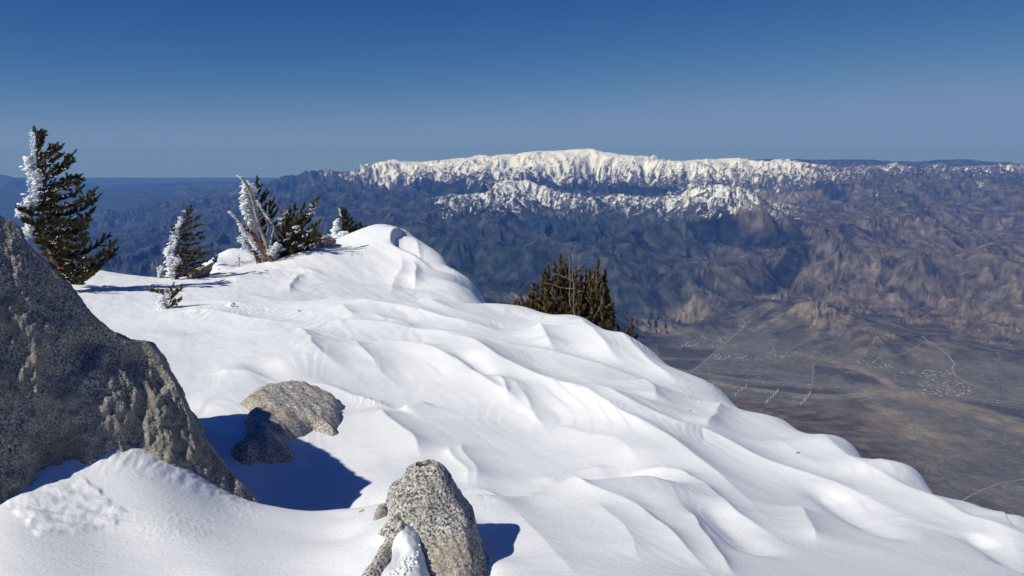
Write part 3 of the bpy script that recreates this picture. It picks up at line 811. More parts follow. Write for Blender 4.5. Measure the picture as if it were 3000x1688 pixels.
# drift between the lobes of the near rock
k = (GY < 3.9) & (np.abs(GX + 0.42) < 0.6)
drift = np.zeros(GX[k].shape)
for x, y, am, w in ((-0.44, 3.04, 0.10, 0.10), (-0.405, 2.98, 0.14, 0.085), (-0.375, 2.92, 0.125, 0.075), (-0.35, 2.85, 0.10, 0.07), (-0.345, 2.77, 0.08, 0.07), (-0.36, 2.68, 0.05, 0.08)):
    drift = np.maximum(drift, am * np.exp(-((GX[k] - x) / w) ** 2 - ((GY[k] - y) / (1.5 * w)) ** 2))
GZ[k] += drift * (1 + 0.12 * fbm2(GX[k] / 0.06, GY[k] / 0.06, 2, 68))

sme = mesh_np("summit_snow", np.stack([GX, GY, GZ], -1), grid_quads(NSB, NSA))
tag(link("summit_snow", sme, M_SNOW), "wind carved white snow on the summit ridge", None, None, 'structure')

# ------------------------------------------------------------------ mesh collector
def ico(sub):
    t = (1 + 5 ** 0.5) / 2
    v = [(-1,t,0),(1,t,0),(-1,-t,0),(1,-t,0),(0,-1,t),(0,1,t),(0,-1,-t),(0,1,-t),(t,0,-1),(t,0,1),(-t,0,-1),(-t,0,1)]
    f = [(0,11,5),(0,5,1),(0,1,7),(0,7,10),(0,10,11),(1,5,9),(5,11,4),(11,10,2),(10,7,6),(7,1,8),(3,9,4),(3,4,2),(3,2,6),(3,6,8),(3,8,9),(4,9,5),(2,4,11),(6,2,10),(8,6,7),(9,8,1)]
    v = [np.array(p, float) / np.linalg.norm(p) for p in v]
    for _ in range(sub):
        c, nf = {}, []
        def mid(a, b):
            k = (min(a, b), max(a, b))
            if k not in c:
                p = v[a] + v[b]; v.append(p / np.linalg.norm(p)); c[k] = len(v) - 1
            return c[k]
        for a, b, d in f:
            ab, bd, da = mid(a, b), mid(b, d), mid(d, a)
            nf += [(a, ab, da), (b, bd, ab), (d, da, bd), (ab, bd, da)]
        f = nf
    return np.array(v), np.array(f)
ICO0, ICO1, ICO2 = ico(0), ico(1), ico(2)
class MB:
    def __init__(self): self.v, self.q, self.t, self.n = [], [], [], 0
    def add(self, v, q=None, t=None):
        v = np.asarray(v, float).reshape(-1, 3)
        if q is not None and len(q): self.q.append(np.asarray(q) + self.n)
        if t is not None and len(t): self.t.append(np.asarray(t) + self.n)
        self.v.append(v); self.n += len(v)
    def tube(self, pts, rad, sides=7, rough=0.0):
        pts = np.asarray(pts, float); n = len(pts)
        rad = np.broadcast_to(np.asarray(rad, float), (n,)) if np.ndim(rad) == 0 or len(rad) == n else np.interp(np.linspace(0, 1, n), np.linspace(0, 1, len(rad)), rad)
        tg = np.gradient(pts, axis=0); tg /= np.linalg.norm(tg, axis=1)[:, None] + 1e-9
        ref = np.array([0.31, 0.95, 0.05]); ref = ref / np.linalg.norm(ref)
        a = np.cross(tg, ref); a /= np.linalg.norm(a, axis=1)[:, None] + 1e-9
        b = np.cross(tg, a)
        ang = np.linspace(0, 2 * math.pi, sides, endpoint=False)
        r = rad[:, None] * (1 + rough * RNG.uniform(-1, 1, (n, sides)))
        V = pts[:, None] + r[..., None] * (np.cos(ang)[None, :, None] * a[:, None] + np.sin(ang)[None, :, None] * b[:, None])
        i = np.arange(n - 1)[:, None] * sides + np.arange(sides)[None]
        j = np.arange(n - 1)[:, None] * sides + (np.arange(sides)[None] + 1) % sides
        q = np.stack([i, j, j + sides, i + sides], -1).reshape(-1, 4)
        self.add(V, q)
        self.add(np.vstack([V[-1], pts[-1:] + tg[-1:] * rad[-1] * 0.6]), None, [(k, (k + 1) % sides, sides) for k in range(sides)])
    def blob(self, c, size, rot=0.0, sub=1, jit=0.25):
        V, T = (ICO0, ICO1, ICO2)[sub]
        n = 1 + jit * fbm3(V * 1.6 + RNG.uniform(-50, 50, 3), 2)
        V = V * n[:, None] * np.asarray(size)
        cr, sr = math.cos(rot), math.sin(rot)
        V = np.stack([V[:, 0] * cr - V[:, 2] * sr, V[:, 1], V[:, 0] * sr + V[:, 2] * cr], -1)
        self.add(V + np.asarray(c), None, T)
    def needles(self, p, d, ln, wd, spread):
        """many needles at once: points p, twig directions d"""
        n = len(p)
        r = RNG.normal(size=(n, 3)); r -= (r * d).sum(1)[:, None] * d; r /= np.linalg.norm(r, axis=1)[:, None] + 1e-9
        a = RNG.uniform(0.25, 1.0, n)[:, None] * spread
        ax = d * np.cos(a) + r * np.sin(a)
        L = ln * RNG.uniform(0.7, 1.25, n)[:, None]
        s = np.cross(ax, RNG.normal(size=(n, 3))); s /= np.linalg.norm(s, axis=1)[:, None] + 1e-9
        V = np.stack([p + s * wd * 0.5, p - s * wd * 0.5, p + ax * L], 1)
        self.add(V, None, np.arange(n * 3).reshape(-1, 3))
    def build(self, name, mat, parent=None, smooth=True):
        me = mesh_np(name, np.concatenate(self.v), np.concatenate(self.q) if self.q else None, np.concatenate(self.t) if self.t else None, smooth)
        org = np.array(parent.location) if parent is not None else None
        if org is not None:
            me.transform(__import__('mathutils').Matrix.Translation(-Vector(org)))
        return link(name, me, mat, parent)

def smooth_line(pts, n):
    """Catmull-Rom through the points"""
    p = np.asarray(pts, float)
    if len(p) == 2: return p[0] + np.linspace(0, 1, n)[:, None] * (p[1] - p[0])
    q = np.vstack([2 * p[0] - p[1], p, 2 * p[-1] - p[-2]])
    out = []
    T = np.linspace(0, len(p) - 1 - 1e-6, n)
    for t in T:
        i = int(t); f = t - i
        a, b, c, d = q[i], q[i + 1], q[i + 2], q[i + 3]
        out.append(0.5 * (2 * b + (c - a) * f + (2 * a - 5 * b + 4 * c - d) * f * f + (3 * b - a - 3 * c + d) * f ** 3))
    return np.array(out)

# ------------------------------------------------------------------ big boulder on the left
def boulder_grid(rows, nt_, ns_, amp, seed, dents=()):
    """rows: list of (ridge point, front foot, back foot); surface bulges between them"""
    A = smooth_line([r[0] for r in rows], nt_); B = smooth_line([r[1] for r in rows], nt_); K = smooth_line([r[2] for r in rows], nt_)
    s = np.linspace(-1, 1, ns_)
    K2 = np.stack([A[:, 0] * 1.36 + 0.25, A[:, 1] * 1.36 + 0.5, np.full(len(A), -2.9)], -1)
    V = np.zeros((nt_, ns_, 3))
    for j, t in enumerate(s):
        w = abs(t)
        foot = B if t < 0 else K
        e = 1 - (1 - w) ** 1.0
        base = A * (1 - e) + foot * e
        if t > 0:                                        # the top runs on backwards before it drops
            A2 = A * 1.36 - np.array([0, 0, 0.07])
            base = A + (A2 - A) * (w / 0.5) if w < 0.5 else A2 + (K2 - A2) * ((w - 0.5) / 0.5)
        bul = math.sin(min(w * 1.06, 1) * math.pi) * (0.03 if t < 0 else 0.0)
        hgt = np.linalg.norm(foot - A, axis=1)[:, None]
        base = base + np.array([0.25 if t < 0 else 0.5, -0.35 if t < 0 else 0.6, 0.5]) * bul * hgt
        V[:, j] = base
    return V
def tp(u, v, Y): return P(u, v, Y)
BN = np.array([0.74, -0.40, 0.50]); BP = P(765, 1470, 4.0)       # the slab faces right, away from the sun
def on_slab(u, v, off=0.0):
    d = P(u, v, 1.0)
    return d * ((BN @ BP + off) / (BN @ d))
RIDGE = [(-900,420),(-500,430),(-230,500),(-60,596),(10,634),(48,652),(72,705),(135,768),(215,850),(300,935),(372,985),(428,998),(462,1032),(500,1092),(540,1180),(582,1262),(640,1335),(700,1408),(748,1462),(790,1540)]
FEET = [(-760,1760),(-380,1700),(-180,1640),(-20,1540),(30,1510),(60,1480),(110,1450),(180,1420),(260,1400),(340,1400),(400,1405),(440,1415),(490,1425),(540,1445),(590,1468),(640,1492),(690,1512),(740,1537),(770,1562),(800,1610)]
BACK = [(-6.2,7.0),(-5.0,6.6),(-4.0,6.2),(-3.5,5.9),(-3.3,5.75),(-3.15,5.7),(-3.0,5.6),(-2.8,5.5),(-2.6,5.4),(-2.4,5.3),(-2.2,5.2),(-2.05,5.1),(-1.9,5.0),(-1.8,4.9),(-1.7,4.8),(-1.6,4.7),(-1.5,4.55),(-1.4,4.4),(-1.3,4.25),(-1.2,4.15)]
rows = [(on_slab(*r), on_slab(*f), np.array([k[0], k[1], -2.6])) for r, f, k in zip(RIDGE, FEET, BACK)]
V = boulder_grid(rows, 320, 230, 0.1, 3)
Vn = np.cross(np.gradient(V, axis=0), np.gradient(V, axis=1))
Vn /= np.linalg.norm(Vn, axis=2)[..., None] + 1e-9
Vn *= np.sign((Vn * np.array([0.2, -0.6, 0.8])).sum(2).mean())
sgrid = np.abs(np.linspace(-1, 1, 230))[None]
keep = 0.30 + 0.70 * sstep(0.02, 0.16, sgrid)            # the skyline keeps its traced shape
d = 0.036 * fbm3(V * 1.5, 4, 31) + 0.024 * fbm3(V * 5.0, 3, 33)
dent = fbm3(V * 3.1 + 0.3, 2, 37)
d -= 0.05 * sstep(0.12, 0.6, dent)
d += 0.011 * fbm3(V * 20, 3, 41) + 0.003 * fbm3(V * 60, 2, 43)
V = V + Vn * (d * keep)[..., None]
q = grid_quads(320, 230)
bb = thing("granite_boulder", "huge dark grey granite boulder leaning across the snow, left side of the photo", "boulder", P(300, 1290, 4.05))
mb = MB(); mb.add(V, q)
tag(mb.build("rock_face", M_GRAN_DARK, bb))

# ------------------------------------------------------------------ rocks sunk in the snow, by their outline on the snow
def sunk_rock(poly_px, lo, rise, edge, step, seed, rough, tilt=(0, 0)):
    poly = [snow_hit(u, v, lo, GZ)[:2] for u, v in poly_px]
    xs, ys = [p[0] for p in poly], [p[1] for p in poly]
    gx = np.arange(min(xs) - 2 * edge, max(xs) + 2 * edge + step, step)
    gy = np.arange(min(ys) - 2 * edge, max(ys) + 2 * edge + step, step)
    X, Y = np.meshgrid(gx, gy)
    ins = inside(X, Y, poly); dd = poly_dist(X, Y, poly + poly[:1])
    sd = np.where(ins, dd, -dd) + 0.3 * edge * fbm2(X / (edge * 1.5), Y / (edge * 1.5), 2, seed + 2) * 0.35
    base = grid_at(GZ, X / Y, Y)
    cx, cy = np.mean(xs), np.mean(ys)
    h = rise * (1 - np.exp(-np.maximum(sd, 0) / edge)) * 1.1 - 0.004
    h = np.where(sd < 0, sd * 1.6 - 0.004, h)
    h += (tilt[0] * (X - cx) + tilt[1] * (Y - cy)) * sstep(0, edge, sd)
    n3 = np.stack([X, Y, base * 0], -1)
    h += rough * fbm3(n3 / (edge * 2.2), 4, seed) * sstep(-0.2 * edge, 0.6 * edge, sd)
    return np.stack([X, Y, base + h], -1)
OUT = [(700,1185),(728,1172),(745,1152),(775,1142),(815,1137),(850,1134),(890,1138),(930,1148),(968,1162),(992,1178),(1006,1192),(998,1215),(998,1240),(985,1258),(990,1273),(975,1280),(940,1270),(918,1262),(890,1280),(865,1285),(845,1296),(842,1310),(850,1322),(866,1330),(864,1345),(850,1356),(815,1358),(790,1362),(760,1356),(735,1366),(712,1362),(690,1350),(672,1330),(684,1312),(715,1290),(724,1262),(716,1240),(722,1222),(735,1205),(722,1196)]
V = sunk_rock(OUT, 4.6, 0.10, 0.06, 0.009, 5, 0.02)
t = thing("granite_rock", "flat tan granite rock sunk in the snow, half in the shadow of the huge boulder", "rock", V[V.shape[0] // 2, V.shape[1] // 2])
mb = MB(); mb.add(V, grid_quads(*V.shape[:2])); mb.build("rock_top", M_GRAN, t)

# the upright near rock: stacked outlines, left and right edge and thickness at each row
LV = [(1352,1212,1258,.03),(1362,1203,1286,.07),(1380,1192,1302,.10),(1402,1184,1310,.12),(1420,1172,1318,.14),(1436,1152,1327,.16),(1458,1141,1340,.17),(1478,1142,1356,.18),(1500,1172,1376,.19),(1530,1205,1392,.20),(1565,1226,1401,.21),(1600,1230,1408,.23),(1640,1214,1416,.25),(1690,1178,1442,.27),(1760,1130,1480,.30),(1850,1080,1540,.33)]
NR, NA = 190, 170
tt = np.linspace(0, len(LV) - 1, NR)
lv = np.array(LV, float)
vv, ul, ur, th = (np.interp(tt, np.arange(len(LV)), lv[:, k]) for k in range(4))
for arr in (ul, ur, th):
    arr[:] = np.convolve(np.pad(arr, 4, 'edge'), np.ones(9) / 9, 'valid')
Yc = np.interp(vv, [1350, 1500, 1700, 1850], [3.30, 3.20, 3.02, 2.92])
ang = np.linspace(0, 2 * math.pi, NA, endpoint=False)
cs, sn_ = np.cos(ang), np.sin(ang)
pw = 0.78
ca, sa_ = np.sign(cs) * np.abs(cs) ** pw, np.sign(sn_) * np.abs(sn_) ** pw
xl, xr = tana(ul, vv) * Yc, tana(ur, vv) * Yc
V = np.zeros((NR, NA, 3))
V[..., 0] = ((xl + xr) / 2)[:, None] + ((xr - xl) / 2)[:, None] * ca[None]
V[..., 1] = Yc[:, None] + th[:, None] * sa_[None]
V[..., 2] = (tanv(vv) * Yc)[:, None]
nrm = np.cross(np.gradient(V, axis=1), np.gradient(V, axis=0)); nrm /= np.linalg.norm(nrm, axis=2)[..., None] + 1e-9
out = V - V.mean(1, keepdims=True)
nrm *= np.sign((nrm * out).sum(2))[..., None]
dn = 0.016 * fbm3(V * 7, 4, 51) + 0.005 * fbm3(V * 26, 3, 53) + 0.0022 * fbm3(V * 80, 2, 55)
V = V + nrm * dn[..., None]
top = V[0].mean(0) + np.array([0, 0, 0.008])
i = np.arange(NR - 1)[:, None] * NA + np.arange(NA)[None]; j = np.arange(NR - 1)[:, None] * NA + (np.arange(NA)[None] + 1) % NA
q = np.stack([i, i + NA, j + NA, j], -1).reshape(-1, 4)
t = thing("granite_outcrop", "upright speckled granite outcrop poking out of the near snow at the bottom centre", "rock", P(1290, 1600, 3.1))
mb = MB(); mb.add(np.vstack([V.reshape(-1, 3), top[None]]), q, [(k, NR * NA, (k + 1) % NA) for k in range(NA)])
mb.build("rock_column", M_GRAN, t)
for poly, lo in (([(1103,1484),(1115,1481),(1142,1480),(1141,1498),(1136,1512),(1118,1520),(1098,1527),(1090,1522),(1095,1506)], 2.6),
                 ([(1100,1568),(1125,1545),(1148,1526),(1165,1517),(1180,1520),(1184,1530),(1188,1542),(1182,1556),(1166,1570),(1154,1585),(1152,1608),(1154,1628),(1146,1650),(1130,1668),(1116,1690),(1100,1720),(1035,1720),(1062,1680),(1085,1650),(1108,1610),(1126,1580),(1112,1572)], 2.3)):
    V = sunk_rock(poly, lo, 0.03, 0.025, 0.005, 9, 0.008)
    mb = MB(); mb.add(V, grid_quads(*V.shape[:2])); mb.build("rock_lobe", M_GRAN, t)
# crumbled snow lodged on the rock
mb = MB()
for k in range(70):
    u = RNG.normal(1198, 24); v = 1650 + (1205 - u) * 0.7 + RNG.normal(0, 12)
    h = snow_hit(min(u, 1236), min(v, 1686), 2.3, GZ)
    s = RNG.uniform(0.002, 0.008)
    mb.blob(h + np.array([0, 0, 0.001]), (s * 1.2, s, s * 0.9), RNG.uniform(0, 3), 1, 0.4)
o = mb.build("snow_crumbs", M_SNOW); tag(o, "crumbled loose snow lodged beside the speckled granite outcrop", None, None, 'stuff')
for u, v, w, lab in ((1060,1499,9,"tiny grey stone at the snow edge left of the speckled outcrop"), (2337,1329,7,"tiny dark stone alone on the right snow slope"), (877,913,6,"tiny dark stone on the crusty snow below the far mound"),
                (2020,1205,5,"tiny dark chip among the crusted snow flakes on the right slope")):
    c = snow_hit(u, v, 3.0, GZ); mb = MB(); m = px(w, c[1])
    mb.blob(c, (m, m * 0.9, m * 0.55), 0.2, 2, 0.35)
    tag(mb.build("small_stone", M_GRAN), lab, "stone")
c = snow_hit(677, 898, 9, GZ); mb = MB(); m = px(11, c[1])
mb.blob(c + np.array([0, 0, m * 0.45]), (m, m, m * 0.8), 0.1, 2, 0.3)
tag(mb.build("snow_chunk", M_SNOW), "loose white snow chunk on the crusty flat below the mound", "snow chunk")

# far rocks on the ridge
def far_rock(pts, Y, depth, label, seed):
    """outline polygon at depth Y, given thickness: a rounded lump"""
    pts = np.array([P(u, v, Y) for u, v in pts]); c = pts.mean(0)
    n = 64; ang = np.linspace(0, 2 * math.pi, n, endpoint=False)
    rel = pts - c; pa = np.arctan2(rel[:, 2], rel[:, 0]); pr = np.hypot(rel[:, 0], rel[:, 2]); o = np.argsort(pa)
    r = np.interp(ang, np.concatenate([pa[o] - 2 * math.pi, pa[o], pa[o] + 2 * math.pi]), np.tile(pr[o], 3))
    t = np.linspace(-1, 1, 25)
    pr_ = np.sqrt(np.maximum(1 - np.abs(t) ** 2.6, 0))
    V = np.zeros((25, n, 3))
    V[..., 0] = c[0] + pr_[:, None] * (r * np.cos(ang))[None]
    V[..., 2] = c[2] + pr_[:, None] * (r * np.sin(ang))[None]
    V[..., 1] = Y + depth * t[:, None]
    V += (0.09 * fbm3(V * 2.2, 3, seed) * pr_[:, None])[..., None] * np.array([0.6, 1, 0.6])
    i = np.arange(24)[:, None] * n + np.arange(n)[None]; j = np.arange(24)[:, None] * n + (np.arange(n)[None] + 1) % n
    mb = MB(); mb.add(V, np.stack([i, j, j + n, i + n], -1).reshape(-1, 4))
    return tag(mb.build("ridge_rock", M_GRAN_FAR), label, "rock")
far_rock([(548,812),(575,795),(600,783),(617,773),(612,790),(600,806),(590,820),(560,822)], 20.4, 0.5, "brown rock slab tilting out of the snow beside the rimed lone pine", 5)
far_rock([(896,728),(905,712),(918,700),(940,692),(962,690),(975,697),(984,706),(980,720),(950,740),(915,752),(890,745)], 24.8, 0.55, "tan rounded rock on the snow crest right of the bushy pine", 8)

# ------------------------------------------------------------------ trees
def limb_px(pts, Y, dy, n=None):
    """pixel polyline at depth Y that drifts dy metres in depth towards its tip"""
    k = len(pts)
    w = np.array([P(u, v, Y + dy * i / max(k - 1, 1)) for i, (u, v) in enumerate(pts)])
    return smooth_line(w, n or max(6, 4 * k))
def brushes(mb, wood, line, twig_px, gap_px, Y, start=0.2, up=0.7, dens=150, nl_px=7.0, nw_px=2.0, spread=0.9, lean=(0.5, 0, 0.5)):
    """foxtail twigs along a limb and the needles on them"""
    L = np.concatenate([[0], np.cumsum(np.linalg.norm(np.diff(line, axis=0), axis=1))])
    m = Y / F
    pos = np.arange(L[-1] * start, L[-1], gap_px * m)
    lean = np.asarray(lean, float)
    for s in list(pos) + [L[-1]]:
        s2 = min(L[-1], s + RNG.uniform(-.4, .4) * gap_px * m)
        p = np.array([np.interp(s2, L, line[:, k]) for k in range(3)])
        i = min(len(line) - 2, int(np.searchsorted(L, s2)) - 1 if s2 > 0 else 0)
        tg = line[i + 1] - line[i]; tg /= np.linalg.norm(tg) + 1e-9
        end = s >= L[-1]
        r = RNG.normal(size=3) * (0.15 if end else 0.75)
        d = tg + (0 if end else up) * np.array([0, 0, 0.7]) + r + lean * (0.2 if end else 0.6)
        d /= np.linalg.norm(d)
        tl = twig_px * m * RNG.uniform(0.6, 1.3) * (1.0 - 0.35 * s2 / L[-1] if not end else 1.0)
        d2 = d + np.array([0, 0, 0.35]); d2 /= np.linalg.norm(d2)
        n = int(0.68 * dens * RNG.uniform(0.8, 1.2))
        f = RNG.uniform(0, 1, n)[:, None]
        pp = p + (d * (1 - f * 0.5) + d2 * f * 0.5) * f * tl
        dd = d * (1 - f) + d2 * f; dd /= np.linalg.norm(dd, axis=1)[:, None]
        mb.needles(pp, dd, nl_px * m, 1.22 * nw_px * m, spread)
        if wood is not None:
            wood.tube([p, p + d * tl * 0.5, p + (d + d2) * 0.5 * tl], [0.9 * m, 0.5 * m, 0.25 * m], 4)
def rime_line(mb, pts, Y, w_px, n, out=(-1, 0), jit=3, dy=0.1, long=1.7):
    """horizontal feathers of ice built up on the windward side"""
    line = smooth_line([P(u, v, Y) for u, v in pts], 60); m = Y / F
    for _ in range(int(n * 4.2)):
        p = line[RNG.integers(0, 60)] + RNG.normal(0, jit * m, 3) * np.array([1, 1, 1]) + np.array([0, RNG.uniform(-dy, dy), 0])
        s = w_px * m * RNG.uniform(0.18, 0.55)
        mb.blob(p + np.array([out[0], 0, out[1]]) * s * 0.5, (s * long * 0.75, s * 0.5, s * 0.36), RNG.normal(0.12, 0.35), 0, 0.55)
def foot(u, Y, dz=-0.05):
    x = (u - 1500) / F * Y * 1.0
    return np.array([x, Y, snow_z(x, Y) + dz])

# --- tall pine behind the boulder
Y0 = 16.5
t = thing("pine_tree", "tall dark pine behind the huge boulder, white rime along its windward side", "tree", P(190, 850, Y0))
trunk = limb_px([(205,860),(178,800),(150,735),(130,680),(120,620),(116,560),(113,500),(107,440),(101,373)], Y0, 0)
mb = MB(); mb.tube(trunk, [0.10, 0.075, 0.05, 0.03, 0.012], 8, 0.1); mb.build("trunk", M_BARK, t)
LIMBS = [[(104,405),(108,395),(105,388)],[(106,420),(118,412),(124,398)],[(108,445),(120,430),(124,416)],[(110,470),(128,452),(150,434)],[(112,480),(150,455),(172,438)],[(113,505),(150,480),(172,462)],[(114,520),(160,500),(188,478),(203,462)],[(115,535),(170,510),(200,485),(212,474)],
         [(116,560),(170,545),(210,525),(236,528)],[(117,575),(175,555),(215,540),(228,555)],[(118,590),(180,585),(215,572),(228,560)],[(119,610),(190,610),(240,595),(268,566)],[(120,625),(190,630),(245,615),(274,590)],[(122,640),(190,650),(240,645),(268,622)],
         [(124,655),(190,665),(235,665),(258,650)],[(127,668),(190,680),(230,680),(248,672)],[(130,680),(190,700),(230,705),(246,690)],[(137,700),(190,725),(235,730),(252,712)],[(145,720),(200,745),(250,745),(280,722),(310,700)],[(152,740),(210,765),(270,765),(310,740),(332,718)],
         [(160,758),(215,785),(270,785),(315,760),(334,740)],[(170,780),(220,805),(270,800),(300,778)],[(178,795),(215,820),(250,815),(285,795)],[(185,810),(210,830),(235,832),(262,812)],[(119,600),(150,575),(160,555)],[(120,630),(150,600),(165,585)],[(125,665),(160,640),(180,620)],
         [(135,700),(165,670),(190,655)],[(120,625),(95,630),(60,618)],[(124,660),(100,660),(70,652)],[(127,680),(110,695),(90,690)],[(140,705),(175,700),(210,690)],[(150,735),(190,735),(220,728)],[(118,610),(140,600),(150,590)],[(155,745),(160,770),(170,790)],[(150,735),(130,720),(113,712)],[(165,770),(150,755),(135,750)],[(160,750),(175,735),(197,722)],[(175,790),(190,775),(217,765)],[(185,815),(200,800),(232,795)],[(130,680),(115,672),(103,668)],[(180,800),(165,788),(150,783)],[(155,740),(185,755),(217,755)],[(140,710),(128,700),(118,698)],[(190,830),(175,815),(160,808)],[(150,730),(160,715),(178,702)],[(140,715),(140,740),(150,765)]]
wood, need = MB(), MB()
for k, l in enumerate(LIMBS):
    dy = RNG.uniform(-0.75, 0.75) if k > 3 else 0
    line = limb_px(l, Y0, dy)
    br = MB(); L = len(l)
    br.tube(line, [0.022 + 0.004 * L, 0.014, 0.006], 5, 0.1)
    br.build("branch", M_BARK, t)
    brushes(need, wood, line, 24, 4.6, Y0, 0.08, 0.75, 120, 8.0, 2.1, 0.95, (0.45, 0, 0.35))
tag(need.build("crown", M_NEEDLE, t, False), kind='stuff')
tag(wood.build("twig_cluster", M_BARK, t), kind='stuff')
rm = MB()
rime_line(rm, [(99,385),(102,410),(104,440),(105,455)], Y0 - 0.05, 9, 34, jit=2)
rime_line(rm, [(92,462),(90,470)], Y0 - 0.1, 22, 6, jit=2)
rime_line(rm, [(92,480),(88,495),(98,505)], Y0 - 0.1, 15, 22, jit=5)
rime_line(rm, [(108,500),(112,520),(112,545)], Y0 - 0.1, 13, 40, jit=6)
rime_line(rm, [(92,508),(87,530),(92,550),(94,562)], Y0 - 0.1, 6, 22, jit=1.5)
rime_line(rm, [(100,575),(92,590),(82,605),(72,612)], Y0 - 0.1, 14, 40, jit=6)
rime_line(rm, [(70,610),(65,620),(85,632)], Y0 - 0.2, 13, 26, jit=6)
rime_line(rm, [(96,650),(92,668),(82,685),(74,690)], Y0 - 0.1, 15, 36, jit=5)
rime_line(rm, [(108,560),(112,580),(106,600)], Y0 - 0.1, 9, 22, jit=5)
for _ in range(70):
    l = LIMBS[RNG.integers(3, 24)]; a, b2 = l[0], l[min(2, len(l) - 1)]; f = RNG.uniform(0.05, 0.75)
    rime_line(rm, [(a[0] + (b2[0] - a[0]) * f, a[1] + (b2[1] - a[1]) * f - 3), (a[0] + (b2[0] - a[0]) * f + 3, a[1] + (b2[1] - a[1]) * f - 3)], Y0 - 0.35, RNG.uniform(3.5, 7), 1, (0, 0), 1.5, 0.3, 1.2)
tag(rm.build("rime", M_RIME, t), kind='stuff')

# --- small pine further right
Y0 = 19.6
t = thing("pine_tree", "small lone pine with drooping right branches, rimed white on its left side", "tree", foot(520, Y0))
trunk = limb_px([(519,825),(516,790),(518,750),(521,715),(526,680),(534,645),(545,612)], Y0, 0)
mb = MB(); mb.tube(trunk, [0.06, 0.045, 0.03, 0.01], 7, 0.1); mb.build("trunk", M_BARK, t)
LIMBS = [[(541,628),(550,618),(558,607)],[(538,640),(548,632),(560,622)],[(536,650),(545,645),(556,640)],[(532,665),(555,655),(582,638)],[(529,680),(560,672),(586,660)],[(527,690),(560,690),(590,682)],[(525,700),(560,705),(592,697)],[(524,715),(550,720),(575,715)],
         [(522,728),(555,735),(586,730)],[(521,738),(555,745),(590,742)],[(520,750),(555,758),(590,755)],[(519,762),(560,765),(612,740)],[(518,775),(560,778),(604,764)],[(517,785),(555,790),(590,780)],[(516,795),(545,800),(580,797)],[(516,800),(540,805),(565,806)],[(525,700),(510,690),(505,668)],[(530,670),(520,668),(508,668)],[(520,755),(535,740),(545,730)],[(520,780),(535,765),(548,755)],[(518,795),(530,785),(540,778)],[(525,705),(538,695),(548,688)],[(529,672),(540,662),(548,655)]]
wood, need = MB(), MB()
for k, l in enumerate(LIMBS):
    line = limb_px(l, Y0, RNG.uniform(-0.5, 0.5))
    br = MB(); br.tube(line, [0.02, 0.012, 0.005], 5, 0.1); br.build("branch", M_BARK, t)
    brushes(need, wood, line, 11, 4.0, Y0, 0.1, 0.45, 90, 5.2, 1.9, 0.85, (0.6, 0, 0.1))
tag(need.build("crown", M_NEEDLE_OLIVE, t, False), kind='stuff'); tag(wood.build("twig_cluster", M_BARK, t), kind='stuff')
rm = MB()
rime_line(rm, [(540,617),(541,619)], Y0 - 0.15, 9, 4, jit=1.5, long=1.2)
rime_line(rm, [(534,640),(529,652),(520,668)], Y0 - 0.1, 9, 24, jit=3)
rime_line(rm, [(520,672),(518,690),(516,710)], Y0 - 0.1, 9, 30, jit=5)
rime_line(rm, [(503,690),(502,698),(505,705)], Y0 - 0.1, 5, 10, jit=1)
rime_line(rm, [(510,722),(498,735),(494,748)], Y0 - 0.1, 14, 26, jit=4)
rime_line(rm, [(500,745),(506,765),(506,790),(502,806)], Y0 - 0.1, 13, 60, jit=6)
rime_line(rm, [(518,755),(524,775)], Y0 - 0.3, 7, 16, jit=4)
tag(rm.build("rime", M_RIME, t), kind='stuff')

# --- rimed snag with the broken dead trunks
Y0 = 22.6
t = thing("pine_tree", "leaning pine crusted thick with white rime behind bare broken trunks", "tree", foot(776, Y0 + 0.3, -0.1))
trunk = limb_px([(780,772),(766,725),(752,680),(742,640),(736,600),(735,560),(745,532)], Y0 + 0.3, 0)
mb = MB(); mb.tube(trunk, [0.11, 0.09, 0.06, 0.02], 8, 0.1); mb.build("trunk", M_BARK, t)
wood, need = MB(), MB()
for l in ([(748,590),(752,560),(753,528)],[(750,585),(758,560),(764,545)],[(745,580),(752,568),(757,552)],[(752,600),(765,588),(774,566)],[(755,610),(770,590),(784,568)],[(757,625),(775,612),(788,600)],[(758,640),(782,615),(801,590)],[(760,650),(785,630),(803,606)],[(765,665),(790,645),(810,620)],[(762,655),(775,650),(790,640)],[(760,670),(770,660),(780,655)],[(765,690),(775,680),(785,668)],[(768,710),(775,700),(780,690)]):
    line = limb_px(l, Y0 + 0.4, RNG.uniform(-0.3, 0.5))
    br = MB(); br.tube(line, [0.025, 0.014, 0.006], 5, 0.1); br.build("branch", M_BARK, t)
    brushes(need, wood, line, 12, 3.8, Y0, 0.2, 0.6, 100, 6.0, 2.0, 0.9, (0.3, 0, 0.5))
tag(need.build("crown", M_NEEDLE, t, False), kind='stuff'); tag(wood.build("twig_cluster", M_BARK, t), kind='stuff')
rm = MB()
rime_line(rm, [(722,545),(732,545),(742,555)], Y0, 14, 30, jit=6)
rime_line(rm, [(724,556),(722,600),(732,640)], Y0 - 0.1, 14, 80, jit=5)
rime_line(rm, [(738,555),(738,600),(748,645)], Y0 + 0.1, 15, 70, jit=5)
rime_line(rm, [(732,640),(738,680),(752,725),(768,760)], Y0 - 0.1, 13, 90, jit=5)
rime_line(rm, [(745,645),(756,690),(768,735),(776,760)], Y0 + 0.1, 12, 60, jit=4)
tag(rm.build("rime", M_RIME, t), kind='stuff')

